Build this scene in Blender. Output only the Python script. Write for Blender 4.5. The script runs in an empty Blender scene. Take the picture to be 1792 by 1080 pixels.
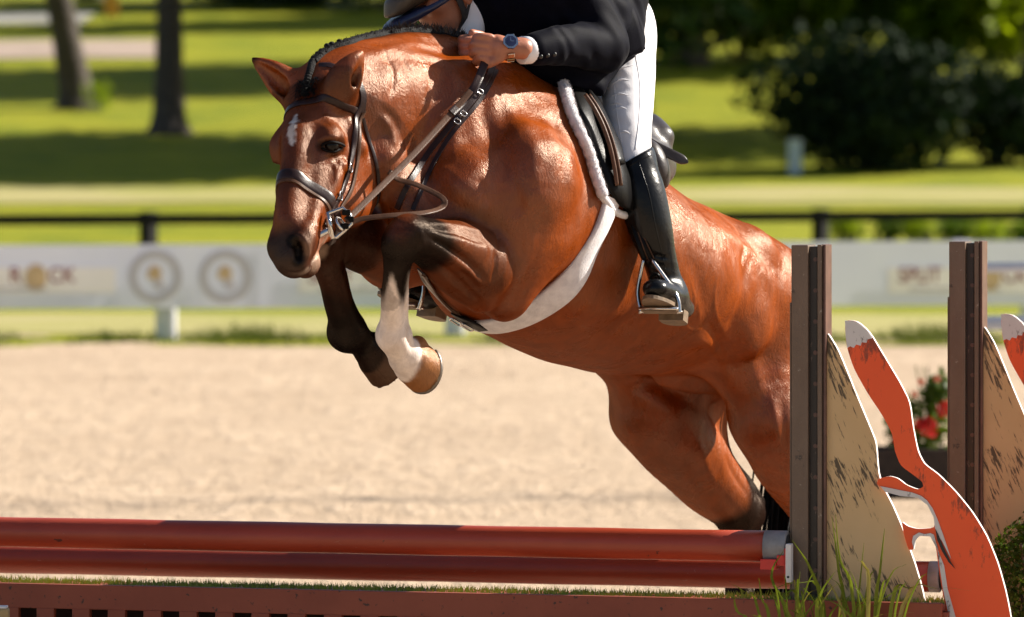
import bpy, bmesh, math, random
import numpy as np
from mathutils import Vector, Matrix, Euler
from mathutils.bvhtree import BVHTree

# ------------------------------------------------------------------ camera, sky, sun, exposure
scene = bpy.context.scene
CAM_D, CAM_H, FPX, HOR = 14.0, 1.6, 9800.0, 270.0      # metres, metres, focal length and horizon row in photo pixels (1792 wide)
cam_data = bpy.data.cameras.new('camera')
cam = bpy.data.objects.new('camera', cam_data)
scene.collection.objects.link(cam)
cam.location = (0, -CAM_D, CAM_H)
cam.rotation_euler = (math.radians(90), 0, 0)
cam_data.sensor_width = 36
cam_data.lens = 36 * FPX / 1792
cam_data.shift_y = -(540 - HOR) / 1792
cam_data.clip_end = 2000
cam_data.dof.use_dof = True
cam_data.dof.focus_distance = 13.7
cam_data.dof.aperture_fstop = 5.4
scene.camera = cam

SUN_AZ, SUN_EL = math.radians(22), math.radians(34)      # azimuth from +x (photo right) towards +y (away)
sun_dir = Vector((math.cos(SUN_EL) * math.cos(SUN_AZ), math.cos(SUN_EL) * math.sin(SUN_AZ), math.sin(SUN_EL)))
sun_data = bpy.data.lights.new('sun', 'SUN')
sun_data.energy = 5.0
sun_data.angle = math.radians(0.5)
sun_data.color = (1.0, 0.93, 0.82)
sun = bpy.data.objects.new('sun', sun_data)
scene.collection.objects.link(sun)
sun.rotation_euler = sun_dir.to_track_quat('Z', 'Y').to_euler()
sun.location = (20, 0, 20)

world = bpy.data.worlds.new('World')
scene.world = world
world.use_nodes = True
wn = world.node_tree
sky_node = wn.nodes.new('ShaderNodeTexSky')
sky_node.sky_type = 'NISHITA'
sky_node.sun_disc = False
sky_node.sun_elevation = SUN_EL
sky_node.sun_rotation = math.radians(90) - SUN_AZ
sky_node.air_density = 1.0
sky_node.dust_density = 1.5
wn.links.new(sky_node.outputs[0], wn.nodes['Background'].inputs[0])
wn.nodes['Background'].inputs[1].default_value = 0.05

scene.view_settings.view_transform = 'Standard'
scene.view_settings.look = 'None'
scene.view_settings.gamma = 1
scene.view_settings.exposure = 1.18
scene.view_settings.use_curve_mapping = False
scene.render.engine = 'CYCLES'
scene.cycles.use_denoising = True
scene.cycles.max_bounces = 6
scene.cycles.diffuse_bounces = 2
scene.cycles.glossy_bounces = 3
scene.cycles.transparent_max_bounces = 6
scene.cycles.sample_clamp_indirect = 6

random.seed(7)
rng = np.random.default_rng(11)

# ------------------------------------------------------------------ helpers
def A(*v): return np.array(v, dtype=float)
def nrm(v):
    v = np.asarray(v, float); return v / np.linalg.norm(v)
def P(px, py, Y=0.0):
    s = FPX / (CAM_D + Y)
    return A((px - 896) / s, Y, CAM_H - (py - HOR) / s)

def link(o, parent=None):
    scene.collection.objects.link(o)
    if parent is not None:
        o.parent = parent
    return o
def tag(o, label=None, cat=None, group=None, kind=None):
    if label: o['label'] = label
    if cat: o['category'] = cat
    if group: o['group'] = group
    if kind: o['kind'] = kind
    return o
def empty(name, loc=(0, 0, 0), rz=0.0):
    o = bpy.data.objects.new(name, None)
    o.empty_display_size = 0.1
    o.location = loc; o.rotation_euler = (0, 0, rz)
    scene.collection.objects.link(o)
    return o
def mesh_obj(name, verts, faces, mat=None, parent=None, smooth=False, world=True):
    """one mesh object; verts are world coordinates unless world=False (then local to the parent)"""
    me = bpy.data.meshes.new(name)
    verts = np.asarray(verts, dtype=float)
    if parent is not None and world:
        m = Matrix.Translation(parent.location) @ parent.rotation_euler.to_matrix().to_4x4()
        pp = parent.parent
        if pp is not None:
            m = Matrix.Translation(pp.location) @ pp.rotation_euler.to_matrix().to_4x4() @ m
        mi = np.array(m.inverted())
        verts = verts @ mi[:3, :3].T + mi[:3, 3]
    me.from_pydata(verts.tolist(), [], [list(map(int, f)) for f in faces])
    me.update()
    if smooth:
        me.polygons.foreach_set('use_smooth', np.ones(len(me.polygons), bool))
    if mat: me.materials.append(mat)
    o = bpy.data.objects.new(name, me)
    return link(o, parent)

class MB:
    """collects shapes for one mesh"""
    def __init__(self): self.v = []; self.f = []
    def add(self, verts, faces):
        b = len(self.v)
        self.v.extend([tuple(map(float, p)) for p in verts]); self.f.extend([[i + b for i in f] for f in faces]); return self
    def box(self, c, size, ax=None, bev=0.0):
        """box centred at c with axes ax (3 unit vectors), chamfered edges when bev > 0"""
        c = np.asarray(c, float); ax = np.eye(3) if ax is None else np.asarray(ax, float)
        h = np.asarray(size, float) / 2
        bm = bmesh.new(); bmesh.ops.create_cube(bm, size=1)
        for v in bm.verts: v.co = Vector((v.co.x * 2 * h[0], v.co.y * 2 * h[1], v.co.z * 2 * h[2]))
        if bev > 0: bmesh.ops.bevel(bm, geom=bm.edges[:] , offset=bev, segments=2, profile=0.6, affect='EDGES')
        bm.verts.index_update()
        vs = [c + v.co.x * ax[0] + v.co.y * ax[1] + v.co.z * ax[2] for v in bm.verts]
        fs = [[v.index for v in f.verts] for f in bm.faces]
        bm.free(); return self.add(vs, fs)
    def tube(self, pts, rad, n=8, cap=True):
        pts = [np.asarray(p, float) for p in pts]
        rad = [rad] * len(pts) if np.isscalar(rad) else rad
        up = A(0.13, 0.21, 0.97); vs = []; fs = []
        prev = None
        for i, p in enumerate(pts):
            t = nrm(pts[min(i + 1, len(pts) - 1)] - pts[max(i - 1, 0)])
            s = np.cross(t, up) if prev is None else prev - t * np.dot(prev, t)
            if np.linalg.norm(s) < 1e-6: s = np.cross(t, A(1, 0, 0))
            s = nrm(s); prev = s; w = np.cross(t, s)
            for k in range(n):
                a = 2 * math.pi * k / n
                vs.append(p + rad[i] * (math.cos(a) * s + math.sin(a) * w))
        for i in range(len(pts) - 1):
            for k in range(n):
                fs.append([i * n + k, i * n + (k + 1) % n, (i + 1) * n + (k + 1) % n, (i + 1) * n + k])
        if cap:
            fs.append(list(range(n))[::-1]); fs.append([(len(pts) - 1) * n + k for k in range(n)])
        return self.add(vs, fs)
    def prism(self, outline, o, ex, ey, ez, t, bev=0.0):
        """outline (2-D list) in the plane (ex, ey) at o, extruded by t along ez"""
        o = np.asarray(o, float); n = len(outline)
        vs = [o + x * ex + y * ey for x, y in outline] + [o + x * ex + y * ey + t * ez for x, y in outline]
        fs = [list(range(n))[::-1], [n + i for i in range(n)]] + [[i, (i + 1) % n, n + (i + 1) % n, n + i] for i in range(n)]
        return self.add(vs, fs)
    def sphere(self, c, r, n=8, m=6, ax=None):
        c = np.asarray(c, float); r = np.broadcast_to(np.asarray(r, float), 3); ax = np.eye(3) if ax is None else np.asarray(ax, float)
        vs = [c + r[2] * ax[2]]
        for j in range(1, m):
            th = math.pi * j / m
            for i in range(n):
                a = 2 * math.pi * i / n
                vs.append(c + r[0] * math.sin(th) * math.cos(a) * ax[0] + r[1] * math.sin(th) * math.sin(a) * ax[1] + r[2] * math.cos(th) * ax[2])
        vs.append(c - r[2] * ax[2]); L = len(vs) - 1
        fs = [[0, 1 + i, 1 + (i + 1) % n] for i in range(n)]
        for j in range(m - 2):
            for i in range(n):
                a = 1 + j * n
                fs.append([a + i, a + n + i, a + n + (i + 1) % n, a + (i + 1) % n])
        a = 1 + (m - 2) * n
        fs += [[L, a + (i + 1) % n, a + i] for i in range(n)]
        return self.add(vs, fs)
    def build(self, name, mat, parent=None, smooth=False):
        return mesh_obj(name, self.v, self.f, mat, parent, smooth)

def catmull(pts, n=8):
    """points (k,d) -> smooth curve through them"""
    p = np.asarray(pts, float)
    if len(p) < 3:
        t = np.linspace(0, 1, n + 1)[:, None]; return p[0] * (1 - t) + p[1] * t
    q = np.vstack([2 * p[0] - p[1], p, 2 * p[-1] - p[-2]])
    out = []
    for i in range(len(p) - 1):
        a, b, c, d = q[i:i + 4]
        for k in range(n):
            t = k / n
            out.append(0.5 * (2 * b + (c - a) * t + (2 * a - 5 * b + 4 * c - d) * t * t + (3 * b - a - 3 * c + d) * t ** 3))
    out.append(p[-1])
    return np.array(out)

# ------------------------------------------------------------------ signed-distance sculpting
class Clay:
    def __init__(self, lo, hi, h):
        self.lo = np.asarray(lo, float); self.h = h
        self.n = np.ceil((np.asarray(hi, float) - self.lo) / h).astype(int) + 1
        self.g = np.full(self.n, 0.3, dtype=np.float32)
    def region(self, lo, hi):
        i0 = np.clip(np.floor((np.asarray(lo) - self.lo) / self.h).astype(int), 0, self.n - 1)
        i1 = np.clip(np.ceil((np.asarray(hi) - self.lo) / self.h).astype(int) + 1, 1, self.n)
        if np.any(i1 <= i0): return None
        sl = tuple(slice(a, b) for a, b in zip(i0, i1))
        ax = [(self.lo[k] + self.h * np.arange(i0[k], i1[k])).astype(np.float32) for k in range(3)]
        return sl, ax[0][:, None, None], ax[1][None, :, None], ax[2][None, None, :]
    def blend(self, sl, d, k, mode='add'):
        a = self.g[sl]
        if mode == 'add':
            if k <= 0: self.g[sl] = np.minimum(a, d); return
            hh = np.maximum(k - np.abs(a - d), 0) / k
            self.g[sl] = np.minimum(a, d) - hh * hh * (k * 0.25)
        else:
            d = -d
            hh = np.maximum(k - np.abs(a - d), 0) / max(k, 1e-6)
            self.g[sl] = np.maximum(a, d) + hh * hh * (k * 0.25)
    def tube(self, pts, rad, k=0.03, w=None, q=None, mode='add', n=6, sub=True):
        """smooth tapered tube; optional flattening: section scaled by q along direction w"""
        pts = np.asarray(pts, float); rad = np.broadcast_to(np.asarray(rad, float), len(pts))
        qq = None if q is None else np.broadcast_to(np.asarray(q, float), len(pts))
        data = np.column_stack([pts, rad] + ([qq] if qq is not None else []))
        if sub: data = catmull(data, n)
        m = float(data[:, 3].max()) * (max(1.0, float(data[:, 4].max())) if q is not None else 1.0) + k + 3 * self.h
        reg = self.region(data[:, :3].min(0) - m, data[:, :3].max(0) + m)
        if reg is None: return
        sl, X, Y, Z = reg
        tmp = np.full(self.g[sl].shape, 0.5, np.float32)
        off = [s.start for s in sl]
        if w is not None: w = nrm(w).astype(np.float32)
        for i in range(len(data) - 1):
            a, b = data[i], data[i + 1]
            r0, r1 = a[3], b[3]
            mm = max(r0, r1) * (max(1.0, max(a[4], b[4])) if q is not None else 1) + k + 3 * self.h
            rg = self.region(np.minimum(a[:3], b[:3]) - mm, np.maximum(a[:3], b[:3]) + mm)
            if rg is None: continue
            s2, x, y, z = rg
            ba = b[:3] - a[:3]; L2 = float(ba @ ba) + 1e-12
            x = x - np.float32(a[0]); y = y - np.float32(a[1]); z = z - np.float32(a[2])
            t = np.clip((x * np.float32(ba[0]) + y * np.float32(ba[1]) + z * np.float32(ba[2])) / np.float32(L2), 0, 1)
            qx = x - t * np.float32(ba[0]); qy = y - t * np.float32(ba[1]); qz = z - t * np.float32(ba[2])
            r = np.float32(r0) + t * np.float32(r1 - r0)
            if w is not None:
                qf = np.float32(a[4]) + t * np.float32(b[4] - a[4])
                c = (qx * w[0] + qy * w[1] + qz * w[2])
                d2 = qx * qx + qy * qy + qz * qz - c * c + (c / qf) ** 2
                d = (np.sqrt(d2) - r) * np.minimum(1, qf)
            else:
                d = np.sqrt(qx * qx + qy * qy + qz * qz) - r
            s3 = tuple(slice(u.start - o, u.stop - o) for u, o in zip(s2, off))
            np.minimum(tmp[s3], d, out=tmp[s3])
        self.blend(sl, tmp, k, mode)
    def ell(self, c, r, ax=None, k=0.03, mode='add'):
        """ellipsoid with radii r along the axes ax"""
        c = np.asarray(c, float); r = np.broadcast_to(np.asarray(r, float), 3); ax = np.eye(3) if ax is None else np.asarray(ax, float)
        m = float(r.max()) + k + 3 * self.h
        reg = self.region(c - m, c + m)
        if reg is None: return
        sl, X, Y, Z = reg
        X = X - np.float32(c[0]); Y = Y - np.float32(c[1]); Z = Z - np.float32(c[2])
        k0 = 0; k1 = 0
        for j in range(3):
            e = (X * np.float32(ax[j][0]) + Y * np.float32(ax[j][1]) + Z * np.float32(ax[j][2])) / np.float32(r[j])
            e2 = e * e
            k0 = k0 + e2; k1 = k1 + e2 / np.float32(r[j] ** 2)
        k0 = np.sqrt(k0); k1 = np.sqrt(k1) + 1e-9
        self.blend(sl, (k0 * (k0 - 1) / k1).astype(np.float32), k, mode)
    def cut(self, p, n, k=0.004):
        """keep the side of the plane away from n"""
        reg = self.region(self.lo, self.lo + self.h * self.n)
        sl, X, Y, Z = reg; n = nrm(n)
        d = (X - np.float32(p[0])) * np.float32(n[0]) + (Y - np.float32(p[1])) * np.float32(n[1]) + (Z - np.float32(p[2])) * np.float32(n[2])
        self.blend(sl, -d, k, 'sub')
    def mesh(self, smooth=1):
        g = self.g; g[0] = g[-1] = 0.3; g[:, 0] = g[:, -1] = 0.3; g[:, :, 0] = g[:, :, -1] = 0.3
        s = g < 0
        nx, ny, nz = g.shape
        c = s[:-1, :-1, :-1].astype(np.int8)
        for dx, dy, dz in ((1,0,0),(0,1,0),(0,0,1),(1,1,0),(1,0,1),(0,1,1),(1,1,1)):
            c = c + s[dx:nx - 1 + dx, dy:ny - 1 + dy, dz:nz - 1 + dz]
        act = (c > 0) & (c < 8)
        ijk = np.argwhere(act)
        idx = np.full(act.shape, -1, np.int32); idx[act] = np.arange(len(ijk))
        pos = np.zeros((len(ijk), 3)); cnt = np.zeros(len(ijk))
        corners = [(a, b, d) for a in (0, 1) for b in (0, 1) for d in (0, 1)]
        for a in corners:
            for ax in range(3):
                if a[ax] == 1: continue
                b = list(a); b[ax] = 1
                ga = g[ijk[:, 0] + a[0], ijk[:, 1] + a[1], ijk[:, 2] + a[2]]
                gb = g[ijk[:, 0] + b[0], ijk[:, 1] + b[1], ijk[:, 2] + b[2]]
                x = (ga < 0) != (gb < 0)
                t = ga[x] / (ga[x] - gb[x])
                p = np.tile(np.array(a, float), (x.sum(), 1)); p[:, ax] += t
                pos[x] += p; cnt[x] += 1
        V = self.lo + self.h * (ijk + pos / cnt[:, None])
        F = []
        for ax in range(3):
            o = [(0, 0, 0)] * 4
            u, v = [(1, 2), (2, 0), (0, 1)][ax]
            sa = [slice(1, -1)] * 3; sb = [slice(1, -1)] * 3
            sa[ax] = slice(0, -1); sb[ax] = slice(1, None)
            A_, B_ = s[tuple(sa)], s[tuple(sb)]
            for flip, msk in ((False, A_ & ~B_), (True, ~A_ & B_)):
                e = np.argwhere(msk)
                if not len(e): continue
                e = e + np.array([0 if k == ax else 1 for k in range(3)])
                q = []
                for du, dv in ((-1, -1), (0, -1), (0, 0), (-1, 0)):
                    f = e.copy(); f[:, u] += du; f[:, v] += dv
                    q.append(idx[f[:, 0], f[:, 1], f[:, 2]])
                q = np.column_stack(q)
                F.append(q[:, ::-1] if flip else q)
        F = np.vstack(F)
        for _ in range(smooth):
            acc = np.zeros_like(V); n = np.zeros(len(V))
            for a, b in ((0, 1), (1, 2), (2, 3), (3, 0)):
                np.add.at(acc, F[:, a], V[F[:, b]]); np.add.at(acc, F[:, b], V[F[:, a]])
                np.add.at(n, F[:, a], 1); np.add.at(n, F[:, b], 1)
            V = 0.5 * V + 0.5 * acc / n[:, None]
        return V, F

def fast_mesh(name, V, F, mat, parent=None, color=None):
    me = bpy.data.meshes.new(name)
    V = np.asarray(V, float)
    if parent is not None: V = V - np.array(parent.location)
    me.vertices.add(len(V)); me.vertices.foreach_set('co', V.astype(np.float32).ravel())
    me.loops.add(F.size); me.loops.foreach_set('vertex_index', F.astype(np.int32).ravel())
    me.polygons.add(len(F))
    me.polygons.foreach_set('loop_start', np.arange(0, F.size, F.shape[1], dtype=np.int32))
    me.polygons.foreach_set('loop_total', np.full(len(F), F.shape[1], dtype=np.int32))
    me.update(calc_edges=True); me.validate()
    me.polygons.foreach_set('use_smooth', np.ones(len(me.polygons), bool))
    if color is not None:
        at = me.color_attributes.new('tint', 'FLOAT_COLOR', 'POINT')
        c = np.ones((len(V), 4), np.float32); c[:, :3] = color
        at.data.foreach_set('color', c.ravel())
    me.materials.append(mat)
    return link(bpy.data.objects.new(name, me), parent)

def vnoise(p, scale, seed=0):
    """cheap smooth noise on points, about -1..1"""
    r = np.random.default_rng(seed); out = 0
    for i in range(5):
        d = r.normal(size=3); d /= np.linalg.norm(d)
        out = out + np.sin(p @ d * scale * (0.7 + 0.25 * i) * 6.28 + r.uniform(0, 6.28))
    return out / 2.6
def seg_dist(p, a, b):
    a = np.asarray(a, float); b = np.asarray(b, float); ba = b - a
    t = np.clip(((p - a) @ ba) / (ba @ ba), 0, 1)
    return np.linalg.norm(p - a - t[:, None] * ba, axis=1), t
def sstep(x, a, b):
    t = np.clip((x - a) / (b - a), 0, 1); return t * t * (3 - 2 * t)

# ------------------------------------------------------------------ materials
def mat_new(name):
    m = bpy.data.materials.new(name); m.use_nodes = True
    return m, m.node_tree, m.node_tree.nodes['Principled BSDF']
def node(nt, typ, **kw):
    n = nt.nodes.new(typ)
    for k, v in kw.items():
        if k in ('inp',):
            for kk, vv in v.items(): n.inputs[kk].default_value = vv
        else: setattr(n, k, v)
    return n
def ramp(nt, fac, stops):
    r = nt.nodes.new('ShaderNodeValToRGB')
    e = r.color_ramp.elements
    while len(e) < len(stops): e.new(0.5)
    for i, (p, c) in enumerate(stops):
        e[i].position = p; e[i].color = (*c, 1) if len(c) == 3 else c
    nt.links.new(fac, r.inputs[0]); return r.outputs[0]
def mix(nt, fac, a, b, mode='MIX'):
    m = nt.nodes.new('ShaderNodeMix'); m.data_type = 'RGBA'; m.blend_type = mode
    for sock, v in ((m.inputs[0], fac), (m.inputs[6], a), (m.inputs[7], b)):
        if isinstance(v, bpy.types.NodeSocket): nt.links.new(v, sock)
        elif isinstance(v, (int, float)): sock.default_value = v
        else: sock.default_value = (*v, 1)
    return m.outputs[2]
def noise(nt, scale, detail=4, rough=0.55, vec=None, stretch=None, dist=0.0):
    n = nt.nodes.new('ShaderNodeTexNoise'); n.inputs['Scale'].default_value = scale
    n.inputs['Detail'].default_value = detail; n.inputs['Roughness'].default_value = rough; n.inputs['Distortion'].default_value = dist
    if vec is None:
        vec = nt.nodes.new('ShaderNodeTexCoord').outputs['Object']
    if stretch is not None:
        mp = nt.nodes.new('ShaderNodeMapping'); mp.inputs['Scale'].default_value = stretch
        nt.links.new(vec, mp.inputs[0]); vec = mp.outputs[0]
    nt.links.new(vec, n.inputs['Vector']); return n.outputs['Fac']
def bump(nt, bsdf, h, strength=0.3, dist=0.01):
    b = nt.nodes.new('ShaderNodeBump'); b.inputs['Strength'].default_value = strength; b.inputs['Distance'].default_value = dist
    nt.links.new(h, b.inputs['Height']); nt.links.new(b.outputs[0], bsdf.inputs['Normal']); return b
def simple(name, col, rough=0.5, metal=0.0, var=0.15, scale=30, bstr=0.15, bscale=80, coat=0.0, spec=0.5, bdist=0.002):
    """a plain material with mottled colour and fine relief"""
    m, nt, b = mat_new(name)
    n = noise(nt, scale, 5)
    c = np.array(col)
    nt.links.new(ramp(nt, n, [(0.3, tuple(c * (1 - var))), (0.7, tuple(np.minimum(c * (1 + var), 1)))]), b.inputs['Base Color'])
    b.inputs['Roughness'].default_value = rough; b.inputs['Metallic'].default_value = metal
    b.inputs['Specular IOR Level'].default_value = spec
    b.inputs['Coat Weight'].default_value = coat
    if bstr > 0: bump(nt, b, noise(nt, bscale, 4), bstr, bdist)
    return m
def tinted(name, rough=0.4, bstr=0.2, bscale=60, spec=0.5, sheen=0.0, bdist=0.002):
    m, nt, b = mat_new(name)
    at = node(nt, 'ShaderNodeAttribute', attribute_name='tint')
    n = noise(nt, 25, 5)
    nt.links.new(mix(nt, 1.0, at.outputs['Color'], ramp(nt, n, [(0.3, (0.82,) * 3), (0.7, (1.1,) * 3)]), 'MULTIPLY'), b.inputs['Base Color'])
    b.inputs['Roughness'].default_value = rough; b.inputs['Specular IOR Level'].default_value = spec
    b.inputs['Sheen Weight'].default_value = sheen
    if bstr > 0: bump(nt, b, noise(nt, bscale, 5), bstr, bdist)
    return m
# ------------------------------------------------------------------ ground
PROF = np.array([[-60, 0], [60, 0], [66, 0], [70, .03], [80, .335], [86, .547], [95, .92], [100, 1.19], [109, 1.99], [118, 2.62], [130, 3.59], [145, 4.7], [165, 6.1], [220, 9.0], [300, 10.5], [900, 14]])
_pr = catmull(PROF[1:-2], 12); _pr = np.vstack([PROF[:1], _pr[np.argsort(_pr[:, 0])], PROF[-1:]])
def gz(D): return float(np.interp(D, _pr[:, 0], _pr[:, 1]))
def G(px, D):
    """ground point under a photo column at distance D"""
    return A((px - 896) * D / FPX, D - CAM_D, gz(D))
def ground_sheet(name, x0, x1, D0, D1, lift, mat, nx=24, nd=60, wob=0.0, seed=0, dmap=None):
    r = random.Random(seed); ph = [r.uniform(0, 6.3) for _ in range(4)]
    xs = np.linspace(x0, x1, nx); V = []; F = []
    tt = np.linspace(0, 1, nd)
    for i, x in enumerate(xs):
        w0 = wob * (math.sin(x * 0.7 + ph[0]) + 0.5 * math.sin(x * 2.3 + ph[1])); w1 = wob * (math.sin(x * 0.9 + ph[2]) + 0.5 * math.sin(x * 2.9 + ph[3]))
        for t in tt:
            t2 = t if dmap is None else dmap(t)
            D = (D0 + w0) * (1 - t2) + (D1 + w1) * t2
            V.append((x, D - CAM_D, gz(D) + lift))
    for i in range(nx - 1):
        for j in range(nd - 1): F.append([i * nd + j, (i + 1) * nd + j, (i + 1) * nd + j + 1, i * nd + j + 1])
    o = mesh_obj(name, V, F, mat, None, True); o['kind'] = 'structure'; return o
# sand: warm footing with hoof-churned relief
sand, nt_, b_ = mat_new('arena_sand')
oc_ = nt_.nodes.new('ShaderNodeTexCoord').outputs['Object']
big_ = noise(nt_, 0.9, 5, 0.6, oc_, (1, 0.35, 1)); fine_ = noise(nt_, 38, 5, 0.65, oc_); mid2_ = noise(nt_, 6, 6, 0.65, oc_, (1, 0.6, 1))
c1_ = ramp(nt_, mid2_, [(0.30, (0.42, 0.315, 0.22)), (0.48, (0.49, 0.375, 0.268)), (0.70, (0.54, 0.42, 0.31))])
c2_ = mix(nt_, 1.0, c1_, ramp(nt_, big_, [(0.35, (0.90, 0.88, 0.86)), (0.65, (1.04, 1.03, 1.02))]), 'MULTIPLY')
nt_.links.new(mix(nt_, 1.0, c2_, ramp(nt_, fine_, [(0.3, (0.88, 0.87, 0.86)), (0.7, (1.04, 1.04, 1.04))]), 'MULTIPLY'), b_.inputs['Base Color'])
b_.inputs['Roughness'].default_value = 0.95; b_.inputs['Specular IOR Level'].default_value = 0.15
# a shadow line across the footing, painted as a darker band
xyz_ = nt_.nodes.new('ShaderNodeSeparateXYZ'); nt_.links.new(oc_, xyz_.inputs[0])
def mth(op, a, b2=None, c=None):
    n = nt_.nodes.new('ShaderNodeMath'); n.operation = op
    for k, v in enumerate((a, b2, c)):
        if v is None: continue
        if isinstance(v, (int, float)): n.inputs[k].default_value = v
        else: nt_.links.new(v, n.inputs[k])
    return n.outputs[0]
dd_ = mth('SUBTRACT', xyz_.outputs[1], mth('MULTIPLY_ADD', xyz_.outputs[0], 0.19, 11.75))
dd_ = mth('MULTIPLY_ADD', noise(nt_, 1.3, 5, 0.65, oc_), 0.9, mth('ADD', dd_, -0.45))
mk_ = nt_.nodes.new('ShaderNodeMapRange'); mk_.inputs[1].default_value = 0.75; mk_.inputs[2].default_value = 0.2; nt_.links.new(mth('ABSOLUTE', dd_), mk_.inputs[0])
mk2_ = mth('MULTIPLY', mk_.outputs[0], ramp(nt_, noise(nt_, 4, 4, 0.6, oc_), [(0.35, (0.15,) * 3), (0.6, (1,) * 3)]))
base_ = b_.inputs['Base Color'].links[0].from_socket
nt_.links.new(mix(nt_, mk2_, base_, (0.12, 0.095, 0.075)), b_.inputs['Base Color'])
sm_ = nt_.nodes.new('ShaderNodeMath'); sm_.operation = 'MULTIPLY_ADD'; sm_.inputs[1].default_value = 0.25
nt_.links.new(fine_, sm_.inputs[0]); nt_.links.new(mid2_, sm_.inputs[2]); bump(nt_, b_, sm_.outputs[0], 0.8, 0.08)
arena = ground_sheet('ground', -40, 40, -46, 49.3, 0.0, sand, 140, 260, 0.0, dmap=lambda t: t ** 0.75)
# drag ridges and a furrow across the footing
me_ = arena.data
for v in me_.vertices:
    x, y = v.co.x, v.co.y
    z = 0.010 * math.sin(x * 1.7 + y * 0.8) * math.sin(y * 2.3 - x * 0.4) + 0.006 * math.sin(x * 5.1 + 1.3 * math.sin(y * 3.7))
    d_ = y - (11.6 + 0.10 * x + 0.12 * math.sin(x * 1.9))
    z += 0.045 * math.exp(-((d_ + 0.35) / 0.28) ** 2) - 0.05 * math.exp(-((d_ - 0.15) / 0.25) ** 2)
    v.co.z += z
# lawn
lawn, nt_, b_ = mat_new('lawn_grass')
oc_ = nt_.nodes.new('ShaderNodeTexCoord').outputs['Object']
c1_ = ramp(nt_, noise(nt_, 0.55, 6, 0.65, oc_), [(0.30, (0.15, 0.19, 0.004)), (0.5, (0.25, 0.265, 0.006)), (0.72, (0.35, 0.33, 0.014))])
nt_.links.new(mix(nt_, 1.0, c1_, ramp(nt_, noise(nt_, 9, 4, 0.7, oc_), [(0.3, (0.72, 0.75, 0.6)), (0.7, (1.15, 1.12, 1.1))]), 'MULTIPLY'), b_.inputs['Base Color'])
b_.inputs['Roughness'].default_value = 0.8; b_.inputs['Specular IOR Level'].default_value = 0.2
bump(nt_, b_, noise(nt_, 30, 4, 0.7, oc_), 0.8, 0.05)
ground_sheet('lawn', -420, 420, 46.8, 900, 0.004, lawn, 90, 220, 0.12, 3, lambda t: t ** 2.2)
# paths of pale gravel: beyond the banner, beyond the rail fence, far up the slope
gravel, nt_, b_ = mat_new('pale_gravel')
oc_ = nt_.nodes.new('ShaderNodeTexCoord').outputs['Object']
c1_ = ramp(nt_, noise(nt_, 0.8, 6, 0.7, oc_, (0.35, 1.6, 1)), [(0.36, (0.22, 0.23, 0.02)), (0.52, (0.31, 0.275, 0.09)), (0.68, (0.36, 0.30, 0.155))])
nt_.links.new(c1_, b_.inputs['Base Color']); b_.inputs['Roughness'].default_value = 0.95; bump(nt_, b_, noise(nt_, 25, 4), 0.5, 0.03)
ground_sheet('path', -60, 60, 49.2, 55.5, 0.012, gravel, 80, 10, 0.35, 5)
ground_sheet('path', -80, 80, 91.5, 97.0, 0.03, gravel, 80, 10, 0.30, 6)
pink = simple('pinkish_road_dust', (0.31, 0.235, 0.185), 0.95, var=0.2, scale=0.9)
ground_sheet('road', -60, -8.3, 133.5, 141.5, 0.04, pink, 40, 10, 0.3, 7)
ground_sheet('road', -60, -11.5, 150, 155, 0.04, simple('grey_road_dust', (0.26, 0.25, 0.22), 0.95, var=0.2, scale=0.9), 40, 8, 0.2, 8)
# unmown fringe along the arena edge
fr = MB(); r_ = random.Random(5)
for i in range(5200):
    x = r_.uniform(-5.2, 5.2); cl = math.sin(x * 2.1) + math.sin(x * 5.3 + 1) + r_.uniform(-1.2, 1.2)
    if cl < -0.3: continue
    D = r_.uniform(47.0, 48.6 + 0.5 * (cl > 1)); h_ = r_.uniform(0.03, 0.10) * (1.0 + 0.4 * max(cl, 0)); w_ = r_.uniform(0.004, 0.009); a_ = r_.uniform(-0.06, 0.06)
    y = D - CAM_D
    fr.add([(x - w_, y, 0), (x + w_, y, 0), (x + a_ + w_ * .6, y - a_ * .5, h_ * .6), (x + a_ * 1.8, y - a_, h_)], [[0, 1, 2], [0, 2, 3]])
blade_mat = simple('grass_blade', (0.17, 0.21, 0.02), 0.6, var=0.35, scale=3, bstr=0)
o_ = fr.build('grass', blade_mat); tag(o_, 'ragged green grass fringe under the white banner fence', 'grass', kind='stuff')
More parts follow.
